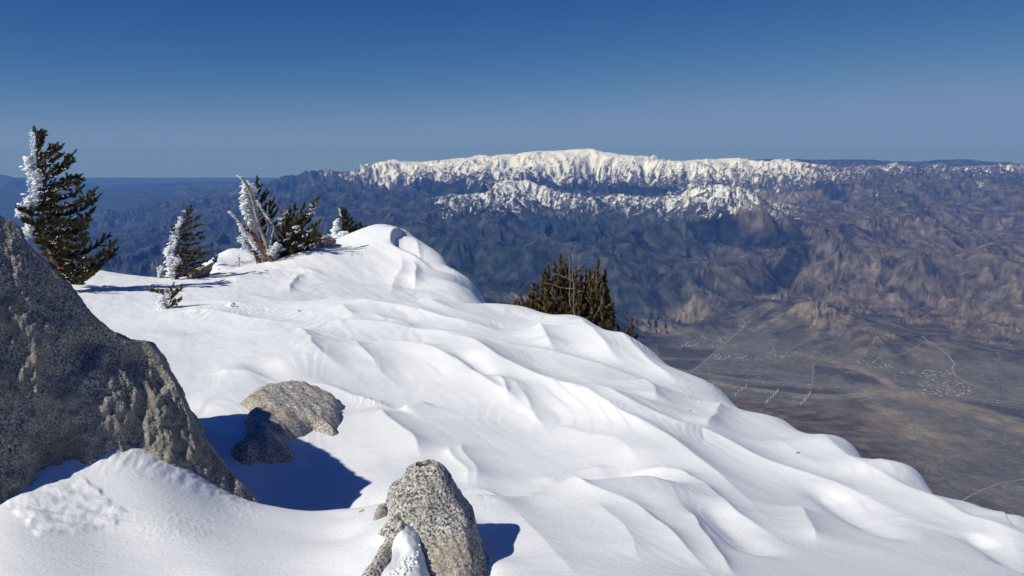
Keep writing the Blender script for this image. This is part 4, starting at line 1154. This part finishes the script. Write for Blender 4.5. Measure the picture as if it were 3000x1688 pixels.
t = thing("dead_tree", "bare broken dead trunks with reddish bark leaning left out of the snow", "dead tree", foot(775, Y0 - 0.3, -0.1))
DEAD = [([(762,780),(757,765),(750,745),(738,722),(722,702),(709,695)], 8.5, 2.2, M_REDWOOD, "trunk"),
        ([(798,768),(786,752),(770,728),(750,700),(735,680),(712,664),(697,645),(682,630),(671,619)], 7.5, 3.0, M_REDWOOD, "trunk"),
        ([(788,750),(780,715),(768,685),(757,655),(746,615),(738,580),(728,553),(716,533),(706,520),(695,514)], 5.5, 2.6, M_GREYWOOD, "branch"),
        ([(796,655),(786,642),(776,632),(766,608),(756,588)], 3.0, 2.0, M_GREYWOOD, "branch"), ([(785,632),(784,617),(785,602)], 2.4, 1.8, M_GREYWOOD, "branch"),
        ([(744,614),(736,602),(730,592)], 2.6, 1.6, M_GREYWOOD, "branch"), ([(790,735),(795,700),(802,672),(800,655)], 3.6, 1.5, M_GREYWOOD, "branch"),
        ([(724,668),(722,650),(728,632)], 2.6, 1.5, M_GREYWOOD, "branch"), ([(715,665),(712,655),(710,648)], 4.0, 3.2, M_GREYWOOD, "branch"), ([(732,680),(738,668),(736,660)], 2.2, 1.2, M_GREYWOOD, "branch"),
        ([(780,690),(786,665),(778,640)], 2.6, 1.4, M_GREYWOOD, "branch"), ([(800,660),(815,680),(830,698)], 1.2, 0.7, M_GREYWOOD, "branch"), ([(792,750),(800,725),(812,708),(822,704)], 3.4, 2.0, M_GREYWOOD, "branch"),
        ([(745,748),(735,742),(728,738)], 1.2, 0.6, M_GREYWOOD, "branch"), ([(752,765),(742,758),(734,752)], 1.2, 0.6, M_GREYWOOD, "branch")]
for pts, r0, r1, m_, nm in DEAD:
    mb = MB(); m = Y0 / F
    mb.tube(limb_px(pts, Y0 - 0.3, RNG.uniform(-0.2, 0.3), 22), np.linspace(r0 * m, r1 * m, 22), 8, 0.14)
    mb.build(nm, m_, t)
rm = MB()
rime_line(rm, [(671,619),(684,632),(700,650)], Y0 - 0.4, 4.5, 26, jit=1)
rime_line(rm, [(704,655),(715,680),(735,700),(750,725)], Y0 - 0.4, 8, 44, (-1, -0.2), jit=3)
rime_line(rm, [(706,700),(716,715),(725,735)], Y0 - 0.4, 8, 30, jit=4)
rime_line(rm, [(695,514),(706,520),(716,533)], Y0 - 0.4, 4, 18, jit=1)
rime_line(rm, [(752,590),(762,606),(776,628),(790,645)], Y0 - 0.4, 4, 26, (-0.5, 0.8), jit=1.5)
rime_line(rm, [(793,745),(800,725),(812,710)], Y0 - 0.4, 7, 20, jit=3)
tag(rm.build("rime", M_RIME, t), kind='stuff')

# --- bushy olive pine to the right of the snag
Y0 = 23.4
t = thing("pine_tree", "broad bushy olive green pine right of the bare dead trunks, flecked with snow", "tree", foot(812, Y0, -0.1))
LIMBS = [[(800,765),(850,700),(890,640),(926,588)],[(800,765),(855,690),(900,630),(918,602)],[(800,765),(870,700),(910,675),(934,656)],[(800,765),(870,715),(915,700),(936,690)],[(800,765),(850,690),(875,640),(889,606)],[(800,765),(840,680),(858,640),(864,608)],
         [(800,765),(835,690),(845,650),(848,620)],[(800,765),(825,690),(828,655),(826,630)],[(800,765),(860,730),(900,715),(920,704)],[(800,765),(850,745),(885,738),(900,732)],[(800,765),(840,755),(865,748),(880,738)],[(800,765),(818,710),(812,680),(808,660)],
         [(800,765),(860,700),(885,670),(905,645)],[(800,765),(850,710),(870,680),(885,660)],[(800,765),(840,720),(855,700),(875,690)],[(800,765),(835,735),(855,725),(880,715)],[(800,765),(815,730),(825,710),(845,700)],[(800,765),(820,745),(835,735),(850,735)],[(800,765),(810,740),(806,720),(802,700)],
         [(800,765),(845,700),(860,660),(870,640)],[(800,765),(860,720),(890,695),(915,672)],[(800,765),(830,700),(838,670),(838,645)],[(800,765),(870,720),(905,705),(925,680)],[(800,765),(822,720),(830,690),(850,670)]]
wood, need = MB(), MB()
for k, l in enumerate(LIMBS):
    line = limb_px(l, Y0, RNG.uniform(-0.9, 0.9))
    br = MB(); br.tube(line, [0.05, 0.025, 0.008], 6, 0.12); br.build("branch", M_GREYWOOD if k % 5 == 0 else M_BARK, t)
    brushes(need, wood, line, 17, 3.3, Y0, 0.2, 0.6, 100, 6.0, 2.0, 0.9, (0.35, 0, 0.4))
tag(need.build("crown", M_NEEDLE_OLIVE, t, False), kind='stuff'); tag(wood.build("twig_cluster", M_BARK, t), kind='stuff')
mb = MB(); mb.tube(limb_px([(834,665),(833,630),(833,596)], Y0 - 0.4, 0), [0.02, 0.015, 0.008], 5); mb.build("bare_leader", M_TWIG, t)
rm = MB()
for u, v, w, n in ((818,655,7,8),(828,640,6,8),(838,625,5,6),(812,640,5,6),(868,665,7,9),(872,678,6,6),(908,675,5,4),(914,600,5,3),(910,625,5,5),(848,685,6,5),(815,722,11,14),(800,740,12,16),(812,735,9,8),(895,690,5,4),(880,720,6,5),(808,750,10,9),(830,730,6,5),(860,712,5,4),(912,612,5,3),(842,700,5,4)):
    rime_line(rm, [(u - 3, v + 2), (u + 3, v - 2)], Y0 - 0.6, w, n, (0, 0), 2.5, 0.3, 1.3)
tag(rm.build("rime", M_RIME, t), kind='stuff')

# --- little snowy pine on the crest
Y0 = 27.0
t = thing("pine_tree", "little pine beside the mound crest with a snow heap at its foot", "tree", foot(1008, Y0, -0.1))
mb = MB(); mb.tube(limb_px([(1010,700),(1006,670),(1000,640),(996,612)], Y0, 0), [0.05, 0.04, 0.025, 0.012], 6); mb.build("trunk", M_BARK, t)
wood, need = MB(), MB()
for l in ([(1000,640),(999,625),(998,616)],[(1001,640),(1006,628),(1008,618)],[(1002,650),(1010,636),(1015,626)],[(1003,660),(1014,648),(1020,638)],[(1004,668),(1018,655),(1028,645)],[(1006,675),(1022,664),(1034,654)],[(1008,680),(1028,672),(1044,662)],[(1010,684),(1030,680),(1048,672)],[(1003,655),(1000,645),(996,640)],[(1005,670),(1010,660),(1016,652)],[(1008,682),(1018,674),(1030,668)],[(1010,690),(1022,684),(1040,680)]):
    line = limb_px(l, Y0, RNG.uniform(-0.4, 0.4))
    br = MB(); br.tube(line, [0.025, 0.012, 0.006], 5); br.build("branch", M_BARK, t)
    brushes(need, wood, line, 12, 3.4, Y0, 0.15, 0.7, 90, 5.4, 1.9, 0.9, (0.2, 0, 0.5))
tag(need.build("crown", M_NEEDLE, t, False), kind='stuff'); tag(wood.build("twig_cluster", M_BARK, t), kind='stuff')
rm = MB()
rime_line(rm, [(995,612),(1000,635)], Y0 - 0.2, 4, 10, jit=1)
rime_line(rm, [(990,645),(986,652),(992,660)], Y0 - 0.2, 11, 12, jit=2)
rime_line(rm, [(990,665),(984,675),(980,685)], Y0 - 0.2, 12, 24, jit=4)
rime_line(rm, [(975,695),(990,690),(1005,686),(1012,684)], Y0 - 0.3, 13, 26, (0, 0), jit=4)
tag(rm.build("rime", M_RIME, t), kind='stuff')

def tuft_plant(name, label, cat, stems, Y, mat, twig, gap, u0, nl=5.0, dens=60, group=None, start=0.15, dy=0.15, wr=0.012):
    t = thing(name, label, cat, P(u0, stems[0][0][1], Y), group)
    wood, need = MB(), MB()
    for l in stems:
        line = limb_px(l, Y, RNG.uniform(-dy, dy))
        wood.tube(line, [wr, wr * 0.7, wr * 0.4], 5)
        brushes(need, None, line, twig, gap, Y, start, 0.5, int(dens * 1.7), nl * 1.15, 1.9, 0.85, (0.0, 0, 0.6))
    wood.build("stem", M_BARK, t)
    tag(need.build("crown", mat, t, False), kind='stuff')
    return t
tuft_plant("pine_sapling", "tiny dark pine tip over the mound crest right of the little snowy pine", "sapling", [[(1056,690),(1056,672),(1057,661)],[(1058,690),(1064,675),(1070,668)],[(1054,690),(1050,680),(1046,674)]], 27.6, M_NEEDLE, 9, 4, 1057)
t = tuft_plant("pine_seedling", "tiny pine seedling half buried in rime on the snow flat, casting a thin shadow", "seedling",
           [[(490,905),(487,880),(470,860),(442,852)],[(470,862),(455,856),(446,850)],[(490,905),(500,880),(515,865),(530,842)],[(500,885),(510,860),(528,850)],[(492,880),(500,862),(506,840)],[(494,890),(508,882),(524,876)],[(492,900),(505,890),(520,884)],[(490,905),(500,895),(512,893)],[(490,872),(486,862),(480,858)],[(495,878),(500,870),(512,862)]], float(snow_hit(495, 903, 9, GZ)[1]), M_NEEDLE_OLIVE, 11, 6, 490, 6, 46, None, 0.35, 0.05, 0.008)
Yq = float(snow_hit(495, 903, 9, GZ)[1])
mb = MB(); mb.tube(limb_px([(488,880),(488,850),(487,824)], Yq, 0), [0.006, 0.005, 0.003], 5); mb.build("bare_leader", M_TWIG, t)
rm = MB()
rime_line(rm, [(482,868),(478,885),(482,905)], Yq - 0.05, 11, 44, (-0.6, 0), jit=6, dy=0.06)
rime_line(rm, [(445,864),(458,868),(470,872)], Yq - 0.05, 6, 16, (0, -0.6), jit=3, dy=0.05)
rime_line(rm, [(488,862),(495,868)], Yq - 0.05, 8, 8, (0, 0), jit=3, dy=0.05)
tag(rm.build("rime", M_RIME, t), kind='stuff')

def rimed_stub(label, stems, Y, r_px, rime_w, mat, cat="stump", name="tree_stump"):
    t = thing(name, label, cat, P(stems[0][0][0], stems[0][0][1], Y))
    m = Y / F
    for pts in stems:
        mb = MB(); mb.tube(limb_px(pts, Y, 0, 10), np.linspace(r_px * m, r_px * 0.6 * m, 10), 7, 0.15); mb.build("stem", mat, t)
    if rime_w:
        rm = MB()
        for pts in stems: rime_line(rm, [(u - 1, v) for u, v in pts], Y - 0.06, rime_w, 18, (-0.4, 0.1), 1.5, 0.05)
        tag(rm.build("rime", M_RIME, t), kind='stuff')
rimed_stub("forked white rimed stub standing left of the small lone pine", [[(468,815),(466,798),(462,784)],[(468,812),(470,795),(474,778)],[(470,800),(476,790),(477,782)]], 20.2, 2.8, 5, M_GREYWOOD)
rimed_stub("grey pointed stump in the snow left of the bare dead trunks", [[(698,790),(700,772),(702,754)]], 22.4, 3.0, 2.5, M_GREYWOOD)
rimed_stub("short grey twig stub above the pointed stump", [[(697,758),(699,750),(701,744)]], 24.0, 1.3, 0, M_GREYWOOD)
tuft_plant("pine_sapling", "tiny dark sapling on the far snow patch left of the grey stump", "sapling", [[(628,775),(628,765),(630,757)],[(628,772),(632,762),(635,755)]], 24.8, M_NEEDLE, 6, 4, 628)
mb = MB()
for a, b2 in (((690,772),(716,768)),((712,774),(745,766)),((640,792),(700,778))):
    mb.tube(np.array([snow_hit(a[0], a[1], 15, GZ) + [0, 0, .02], (snow_hit(a[0], a[1], 15, GZ) + snow_hit(b2[0], b2[1], 15, GZ)) / 2 + [0, 0, .04], snow_hit(b2[0], b2[1], 15, GZ) + [0, 0, .03]]), [0.012, 0.016, 0.008], 5)
tag(mb.build("fallen_twig", M_GREYWOOD), "thin fallen twigs on the snow left of the bare dead trunks", "twig")

# --- brown bush over the right lip
Y0 = 16.0
t = thing("pine_bush", "broad brown green pine bush behind the snow lip, bare grey twigs rising from its middle", "bush", np.array([tana(1675, 960) * Y0, Y0, tanv(1010) * Y0]))
wood, need = MB(), MB()
TIPS = [(1552,868),(1563,840),(1575,844),(1592,820),(1599,798),(1607,790),(1626,778),(1643,757),(1652,775),(1662,790),(1676,800),(1688,796),(1703,812),(1716,806),(1728,806),(1740,800),(1753,781),(1772,802),(1766,822),(1780,850),(1786,876),(1791,908),(1795,903),
        (1570,880),(1590,860),(1610,840),(1625,820),(1640,815),(1655,830),(1670,840),(1690,835),(1705,845),(1720,835),(1735,830),(1750,830),(1765,850),(1775,875),(1600,880),(1620,870),(1640,860),(1660,870),(1680,870),(1700,875),(1720,870),(1740,865),(1755,870),(1770,900),(1785,935),
        (1560,895),(1580,900),(1610,910),(1640,900),(1660,905),(1690,905),(1715,905),(1740,905),(1760,915),(1775,925),(1790,950),(1600,905),(1630,920),(1670,925),(1700,930),(1725,935),(1750,940),(1770,950),(1783,955),(1545,890),(1540,895)]
for k, (u, v) in enumerate(TIPS):
    bu = 1665 + (u - 1665) * RNG.uniform(0.55, 0.8); bv = 1010 + RNG.uniform(-10, 25)
    if u > 1760: bu = u - RNG.uniform(5, 22)
    side = (u - bu) * 0.25
    line = limb_px([(bu, bv), (bu + (u - bu) * 0.65 + side, bv + (v - bv) * 0.45), (u, v)], Y0 + RNG.uniform(-0.7, 0.7) * (0.4 if v < 830 else 1), RNG.uniform(-0.35, 0.35), 12)
    wood.tube(line, [0.018, 0.011, 0.004], 5, 0.1)
    brushes(need, None, line, 15, 4.4, Y0, 0.15, 0.7, 110, 7.5, 2.2, 0.85, (0.02, 0, 0.6))
    if True:
        for _ in range(2):
            f = RNG.uniform(0.35, 0.8); i = int(f * 11); p0 = line[i]; m = Y0 / F
            tip = p0 + np.array([RNG.uniform(-18, 18) * m, RNG.uniform(-0.2, 0.2), RNG.uniform(14, 34) * m])
            l2 = smooth_line([p0, (p0 + tip) / 2 + np.array([RNG.uniform(-3, 3) * m, 0, 0]), tip], 8)
            wood.tube(l2, [0.008, 0.003], 4)
            brushes(need, None, l2, 14, 4.6, Y0, 0.2, 0.7, 100, 7.0, 2.2, 0.85, (0, 0, 0.6))
tag(need.build("crown", M_NEEDLE_BROWN, t, False), kind='stuff')
tag(wood.build("stem_cluster", M_TWIG, t), kind='stuff')
for pts, r in (([(1684,930),(1680,885),(1682,850),(1677,810),(1679,770),(1676,737)], 3.0), ([(1674,920),(1668,870),(1671,835),(1667,800),(1669,775),(1665,749)], 2.6), ([(1682,794),(1696,783),(1708,773),(1717,766)], 1.6), ([(1676,822),(1655,812),(1635,804),(1618,803)], 1.8), ([(1685,846),(1660,845),(1640,842),(1618,834),(1594,828)], 2.2),
               ([(1685,858),(1700,855),(1710,852),(1716,858)], 1.8), ([(1705,862),(1702,875),(1703,890)], 1.3), ([(1642,845),(1645,865),(1648,880)], 1.2), ([(1690,885),(1675,865),(1658,858)], 1.4), ([(1690,800),(1694,790),(1700,786)], 1.0), ([(1678,760),(1684,755),(1690,754)], 0.8), ([(1610,855),(1622,870),(1632,890)], 1.3), ([(1740,930),(1755,905),(1764,880)], 1.6), ([(1770,845),(1766,870),(1760,890)], 1.2), ([(1655,812),(1660,800),(1656,792)], .9)):
    mb = MB(); m = Y0 / F
    mb.tube(limb_px(pts, Y0 - 0.75, RNG.uniform(-0.1, 0.1), 14), np.linspace(r * 0.5 * m, r * 0.2 * m, 14), 5, 0.2)
    mb.build("bare_branch", M_TWIG, t)
G = "pine tips showing over the right snow lip"
for stems, u0, lab, mat in (([[(1812,985),(1811,970),(1809,956)],[(1812,980),(1808,972),(1806,966)]], 1811, "shortest pine tip over the snow lip just right of the brown bush", M_NEEDLE),
                   ([[(1838,1010),(1842,985),(1848,960),(1851,940)],[(1840,1000),(1836,985),(1837,975)],[(1842,990),(1850,975),(1853,962)],[(1838,1005),(1846,990),(1848,980)]], 1842, "tall pine tip over the snow lip, second right of the brown bush", M_NEEDLE_BROWN),
                   ([[(1862,1020),(1863,1000),(1865,986)],[(1861,1015),(1859,1005),(1858,998)]], 1862, "low pine tip furthest down the right snow lip", M_NEEDLE),
                   ([[(1532,925),(1530,890),(1526,863)],[(1534,925),(1536,895),(1530,880)],[(1528,925),(1522,900),(1518,885)],[(1516,925),(1513,905),(1511,890)],[(1530,920),(1524,905),(1520,895)]], 1528, "small pine tip left of the brown bush above the snow lip", M_NEEDLE_BROWN)):
    tuft_plant("pine_sapling", lab, "sapling", stems, 13.9 if u0 > 1600 else 15.5, mat, 11, 4.5, u0, 5.0, 60, G)

# ------------------------------------------------------------------ valley: roads, villages, wind turbines
M_ROAD, nt, b = new_mat("pale_road")
b.inputs['Roughness'].default_value = 0.9
nt.links.new(ramp(nt, noise(nt, tex_obj(nt, (0.01, 0.01, 0.01)), 3.0, 3, 0.6), [(0.35, (0.22, 0.205, 0.18)), (0.65, (0.32, 0.30, 0.27))]), b.inputs['Base Color'])
M_ASPH, nt, b = new_mat("grey_asphalt")
b.inputs['Roughness'].default_value = 0.9
nt.links.new(ramp(nt, noise(nt, tex_obj(nt, (0.01, 0.01, 0.01)), 4.0, 3, 0.6), [(0.35, (0.21, 0.203, 0.19)), (0.65, (0.29, 0.28, 0.26))]), b.inputs['Base Color'])
def land_z(x, y): return float(far_at(np.array([x / y]), np.array([y]))[0])
def road(pts, width, mat, name, label, lift=2.5):
    w = np.array([far_hit(u, v)[:2] for u, v in pts])
    line = smooth_line(np.hstack([w, np.zeros((len(w), 1))]), max(8, 10 * len(w)))[:, :2]
    tg = np.gradient(line, axis=0); tg /= np.linalg.norm(tg, axis=1)[:, None] + 1e-9
    nr = np.stack([-tg[:, 1], tg[:, 0]], -1)
    V = np.zeros((len(line), 3, 3))
    for k, s in enumerate((-1, 0, 1)):
        q = line + nr * s * width * 0.0005
        V[:, k, :2] = q * 1000
        V[:, k, 2] = [land_z(x, y) * 1000 + lift for x, y in q]
    zmax = V[:, :, 2].max(1)
    for k in range(3): V[:, k, 2] = zmax
    mb = MB(); mb.add(V, grid_quads(len(line), 3)[:, ::-1])
    return tag(mb.build(name, mat), label, None, None, 'structure')
HW = "motorway"
road([(1960,1080),(2024,1093),(2156,1114),(2327,1132),(2470,1137),(2592,1141),(2720,1153),(2839,1170),(3000,1193)], 26, M_ASPH, "motorway", "near carriageway of the grey motorway crossing the desert valley floor")
road([(1960,1076),(2024,1088),(2156,1109),(2327,1127),(2470,1132),(2592,1136),(2720,1148),(2839,1164),(3000,1187)], 24, M_ASPH, "motorway", "far carriageway of the grey motorway crossing the desert valley floor")
road([(1990,1102),(2092,1121),(2200,1140),(2327,1156),(2455,1161),(2520,1156),(2583,1149),(2650,1158),(2711,1176),(2818,1206),(2900,1220),(3000,1234)], 20, M_ASPH, "railway_bed", "dark railway bed curving along the valley below the motorway")
road([(2010,1100),(2032,1085),(2085,1042),(2133,1000),(2186,953)], 16, M_ROAD, "road", "straight pale road running up the valley to the canyon mouth")
road([(2186,953),(2178,944),(2155,930),(2135,915)], 12, M_ROAD, "road", "short pale road bending into the canyon mouth")
road([(2037,1076),(2130,1083),(2229,1091),(2412,1110),(2583,1133)], 13, M_ROAD, "road", "pale road parallel to the motorway on its far side")
road([(1938,1046),(2071,1053),(2160,1058),(2254,1060)], 11, M_ROAD, "road", "pale road below the middle village")
road([(2700,985),(2720,1002),(2752,1022),(2775,1040),(2790,1058),(2797,1066),(2789,1080),(2794,1094),(2805,1108),(2839,1126),(2880,1141),(2925,1155),(3000,1178)], 19, M_ROAD, "road", "broad pale winding road descending past the large village")
road([(2707,1003),(2692,1012),(2681,1022),(2655,1033),(2626,1043),(2575,1052),(2560,1063),(2545,1078)], 12, M_ROAD, "road", "pale road looping into the large village")
road([(2382,1065),(2381,1095),(2379,1127)], 9, M_ROAD, "track", "thin straight track crossing the plain to the motorway")
road([(2250,1000),(2262,1015),(2271,1032),(2271,1048)], 8, M_ROAD, "track", "thin kinked track above the middle village")
road([(2340,1010),(2310,1030),(2285,1055)], 9, M_ROAD, "track", "short slanting track beside the hamlet")
road([(2420,1109),(2360,1085),(2320,1070),(2270,1062)], 7, M_ROAD, "track", "thin track slanting over the plain")
road([(2800,1480),(2850,1450),(2901,1428),(2950,1415),(3010,1405)], 15, M_ROAD, "road", "pale road curving past the lower right corner of the valley")
road([(2740,1358),(2780,1346),(2850,1330),(2908,1320),(2950,1322),(3010,1331)], 8, M_ROAD, "track", "thin track below the pale fan")
road([(2686,1348),(2700,1362),(2716,1375),(2712,1387),(2743,1390)], 7, M_ROAD, "track", "hooked thin track beside the brown hillside")
road([(2745,1404),(2790,1398),(2834,1393),(2890,1402),(2952,1416)], 7, M_ROAD, "track", "thin track joining the lower right road")
road([(2160,1166),(2195,1147)], 8, M_ROAD, "track", "short service track beside the left turbines")
road([(2175,1160),(2240,1166),(2306,1176),(2370,1180)], 8, M_ROAD, "track", "service track between the turbine rows")
road([(2270,1178),(2295,1163)], 7, M_ROAD, "track", "short service track between the turbine rows")
road([(2975,995),(2950,1002),(2960,1015),(2925,1035),(2930,1050),(2900,1075),(2870,1075)], 8, M_ROAD, "track", "zigzag track on the right hill foot")
road([(2480,1000),(2520,1020),(2555,1042)], 7, M_ROAD, "track", "straight slanting track above the large village")
road([(2560,1090),(2590,1103),(2605,1118),(2612,1134)], 8, M_ROAD, "track", "track from the large village to the motorway")
for i_, (a_, b_) in enumerate((((2700,1115),(2745,1160)),((2770,1112),(2783,1158)),((2745,1100),(2850,1118)),((2800,1118),(2815,1162)),((2620,1075),(2700,1090)),((2715,1088),(2790,1098)))):
    road([a_, ((a_[0] + b_[0]) / 2 + 3, (a_[1] + b_[1]) / 2), b_], 7, M_ROAD, "street", "narrow pale street inside the large village")
for (a_, b_) in (((2105,1040),(2085,1055)),((2140,1043),(2122,1057)),((2175,1046),(2158,1059)),((2205,1050),(2190,1060))):
    road([a_, ((a_[0] + b_[0]) / 2, (a_[1] + b_[1]) / 2), b_], 6, M_ROAD, "street", "narrow pale street inside the middle village")
for (a_, b_) in (((2068,988),(2060,1016)),((2108,985),(2075,1018)),((2000,1010),(2100,1022))):
    road([a_, ((a_[0] + b_[0]) / 2, (a_[1] + b_[1]) / 2), b_], 6, M_ROAD, "street", "narrow pale street inside the left village")

def plain_mat(name, c):
    m, nt, b = new_mat(name); b.inputs['Base Color'].default_value = (*c, 1); b.inputs['Roughness'].default_value = 0.7
    return m
M_WALLS = [plain_mat("pale_wall", (0.40, 0.37, 0.33)), plain_mat("tan_wall", (0.28, 0.24, 0.20)), plain_mat("white_wall", (0.6, 0.6, 0.58))]
M_ROOFS = [plain_mat("pale_roof", (0.33, 0.30, 0.27)), plain_mat("dark_roof", (0.09, 0.085, 0.08)), plain_mat("white_roof", (0.55, 0.55, 0.54))]
HOUSES = []
for k in range(5):
    L, W, H = ((20, 12, 5), (16, 11, 5), (26, 12, 5.5), (18, 9, 4), (30, 18, 6))[k]
    x, y = L / 2, W / 2
    v = [(-x,-y,-4),(x,-y,-4),(x,y,-4),(-x,y,-4),(-x,-y,H),(x,-y,H),(x,y,H),(-x,y,H),(-x-.8,-y-.8,H-.2),(x+.8,-y-.8,H-.2),(x+.8,y+.8,H-.2),(-x-.8,y+.8,H-.2),(-x-.8,0,H+W*.24),(x+.8,0,H+W*.24)]
    me = bpy.data.meshes.new("house")
    me.from_pydata(v, [], [(0,1,5,4),(1,2,6,5),(2,3,7,6),(3,0,4,7),(8,9,13,12),(10,11,12,13),(11,8,12),(9,10,13),(8,11,10,9)])
    me.materials.append(M_WALLS[k % 3]); me.materials.append(M_ROOFS[(0, 1, 1, 2, 0)[k]])
    me.polygons.foreach_set('material_index', [0,0,0,0,1,1,0,0,1])
    HOUSES.append(me)
hr = random.Random(4)
CL = [([(1993,1018),(2012,1000),(2065,985),(2075,1000),(2050,1018)], 46, "tiny pale house in the left village under the badlands", "houses of the left village"),
      ([(2080,1018),(2105,990),(2130,985),(2122,1005),(2100,1022)], 22, "tiny pale house in the scattered rows left of the straight road", "houses left of the straight road"),
      ([(2083,1052),(2100,1037),(2170,1040),(2235,1055),(2225,1060),(2130,1058)], 52, "tiny pale house in the middle village right of the straight road", "houses of the middle village"),
      ([(2283,1050),(2290,1042),(2312,1044),(2310,1053)], 8, "tiny pale house in the hamlet between the middle and large villages", "houses of the hamlet"),
      ([(2152,957),(2168,950),(2186,950),(2180,962)], 9, "tiny dark house at the canyon mouth", "houses at the canyon mouth"),
      ([(2500,1064),(2540,1055),(2615,1068),(2616,1079),(2550,1080)], 26, "tiny pale house on the upper left edge of the large village", "houses at the upper left of the large village"),
      ([(2630,1092),(2700,1083),(2795,1088),(2795,1102),(2690,1108)], 40, "tiny pale house in the upper rows of the large village", "houses in the upper rows of the large village"),
      ([(2684,1118),(2740,1108),(2830,1120),(2862,1140),(2850,1163),(2740,1162),(2690,1150)], 74, "tiny pale house in the lower rows of the large village", "houses in the lower rows of the large village"),
      ([(2830,1477),(2850,1473),(2890,1484),(2875,1490)], 5, "tiny house at the bottom right beyond the snow edge", "houses at the bottom right")]
for poly, n, lab, grp in CL:
    us, vs_ = [p[0] for p in poly], [p[1] for p in poly]
    k = 0
    while k < n:
        u, v = hr.uniform(min(us), max(us)), hr.uniform(min(vs_), max(vs_))
        if not inside(np.array([u]), np.array([v]), poly)[0]: continue
        x, y, z = far_hit(u, v)
        o = bpy.data.objects.new("house", HOUSES[hr.randrange(5) if 'dark' not in lab else 2]); COL.objects.link(o)
        o.location = (x * 1000, y * 1000, z * 1000 + 1); o.rotation_euler = (0, 0, hr.choice((0.1, 1.67)) + hr.uniform(-.1, .1))
        tag(o, lab, "house", grp); k += 1

# turbines: tower, nacelle and three blades
M_TURB = plain_mat("turbine_white", (0.8, 0.8, 0.8))
def turbine_mesh(phase):
    mb = MB()
    mb.tube([(0, 0, -3), (0, 0, 14), (0, 0, 28)], [1.3, 1.0, 0.7], 6)
    mb.add([(-1,-2.4,27.2),(1,-2.4,27.2),(1,3,27.2),(-1,3,27.2),(-1,-2.4,29.6),(1,-2.4,29.6),(1,3,29.6),(-1,3,29.6)], [(0,3,2,1),(4,5,6,7),(0,1,5,4),(1,2,6,5),(2,3,7,6),(3,0,4,7)])
    for k in range(3):
        a = phase + k * 2.0944; d = np.array([math.sin(a), 0, math.cos(a)]); s = np.array([d[2], 0, -d[0]]); c = np.array([0, -2.9, 28.4])
        mb.add([c + s * .45, c - s * .45, c + d * 4 + s * .8, c + d * 4 - s * .5, c + d * 13 + s * .12, c + d * 13 - s * .12, c + np.array([0, .5, 0]), c + d * 4 + np.array([0, .35, 0])], [(0, 1, 3, 2), (2, 3, 5, 4)], [(6, 0, 2), (6, 2, 7), (7, 2, 4), (6, 3, 1), (6, 7, 3), (7, 5, 3), (7, 4, 5)])
    me = mesh_np("wind_turbine", np.concatenate(mb.v), np.concatenate(mb.q), np.concatenate(mb.t), False)
    me.materials.append(M_TURB); return me
TM = [turbine_mesh(p) for p in (0.2, 0.7, 1.3)]
for a_, b_, n, lab, grp in (((2152,1162),(2186,1138),8,"white wind turbine in the left row below the motorway","left row of turbines"), ((2243,1186),(2280,1148),12,"white wind turbine in the middle row below the motorway","middle row of turbines"), ((2345,1190),(2374,1156),10,"white wind turbine in the right row below the motorway","right row of turbines"), ((2092,1131),(2094,1129),1,"lone white wind turbine at the snow edge under the motorway",None)):
    for k in range(n):
        f = k / max(n - 1, 1)
        x, y, z = far_hit(a_[0] + (b_[0] - a_[0]) * f + hr.uniform(-3, 3), a_[1] + (b_[1] - a_[1]) * f + hr.uniform(-1, 1))
        o = bpy.data.objects.new("wind_turbine", TM[k % 3]); COL.objects.link(o)
        o.location = (x * 1000, y * 1000, z * 1000); o.rotation_euler = (0, 0, hr.uniform(-0.5, 0.5)); o.scale = (1.25, 1.25, 1.25)
        tag(o, lab, "wind turbine", grp)

# lorries on the motorway, too small to show their parts
mb = MB()
for x0, x1, y, z0, z1 in ((-9, 5, 1.3, 0.6, 4.2), (5.4, 9, 1.25, 0.4, 3.4)):
    mb.add([(x0,-y,z0),(x1,-y,z0),(x1,y,z0),(x0,y,z0),(x0,-y,z1),(x1,-y,z1),(x1,y,z1),(x0,y,z1)], [(0,3,2,1),(4,5,6,7),(0,1,5,4),(1,2,6,5),(2,3,7,6),(3,0,4,7)])
for x in (-7, -5.5, 4, 7):
    mb.tube([(x, -1.35, 0.5), (x, 1.35, 0.5)], [0.5, 0.5], 8)
TRUCK = mesh_np("lorry", np.concatenate(mb.v), np.concatenate(mb.q), np.concatenate(mb.t), False)
TRUCK.materials.append(M_TURB)
MW = [(2024,1090),(2156,1111),(2327,1129),(2470,1134),(2592,1138),(2720,1150),(2839,1167),(3000,1190)]
for f in (0.06, 0.17, 0.21, 0.33, 0.41, 0.52, 0.63, 0.74, 0.82, 0.93):
    i = int(f * (len(MW) - 1)); g = f * (len(MW) - 1) - i
    u, v = MW[i][0] + (MW[i + 1][0] - MW[i][0]) * g, MW[i][1] + (MW[i + 1][1] - MW[i][1]) * g + hr.choice((-1.8, 2.4))
    x, y, z = far_hit(u, v); x2, y2, _ = far_hit(u + 12, v + (MW[i + 1][1] - MW[i][1]) * 12 / (MW[i + 1][0] - MW[i][0]))
    o = bpy.data.objects.new("lorry", TRUCK); COL.objects.link(o)
    o.location = (x * 1000, y * 1000, z * 1000 + 3.2); o.rotation_euler = (0, 0, math.atan2(y2 - y, x2 - x))
    tag(o, "tiny white lorry driving on the valley motorway", "lorry", "lorries on the motorway")
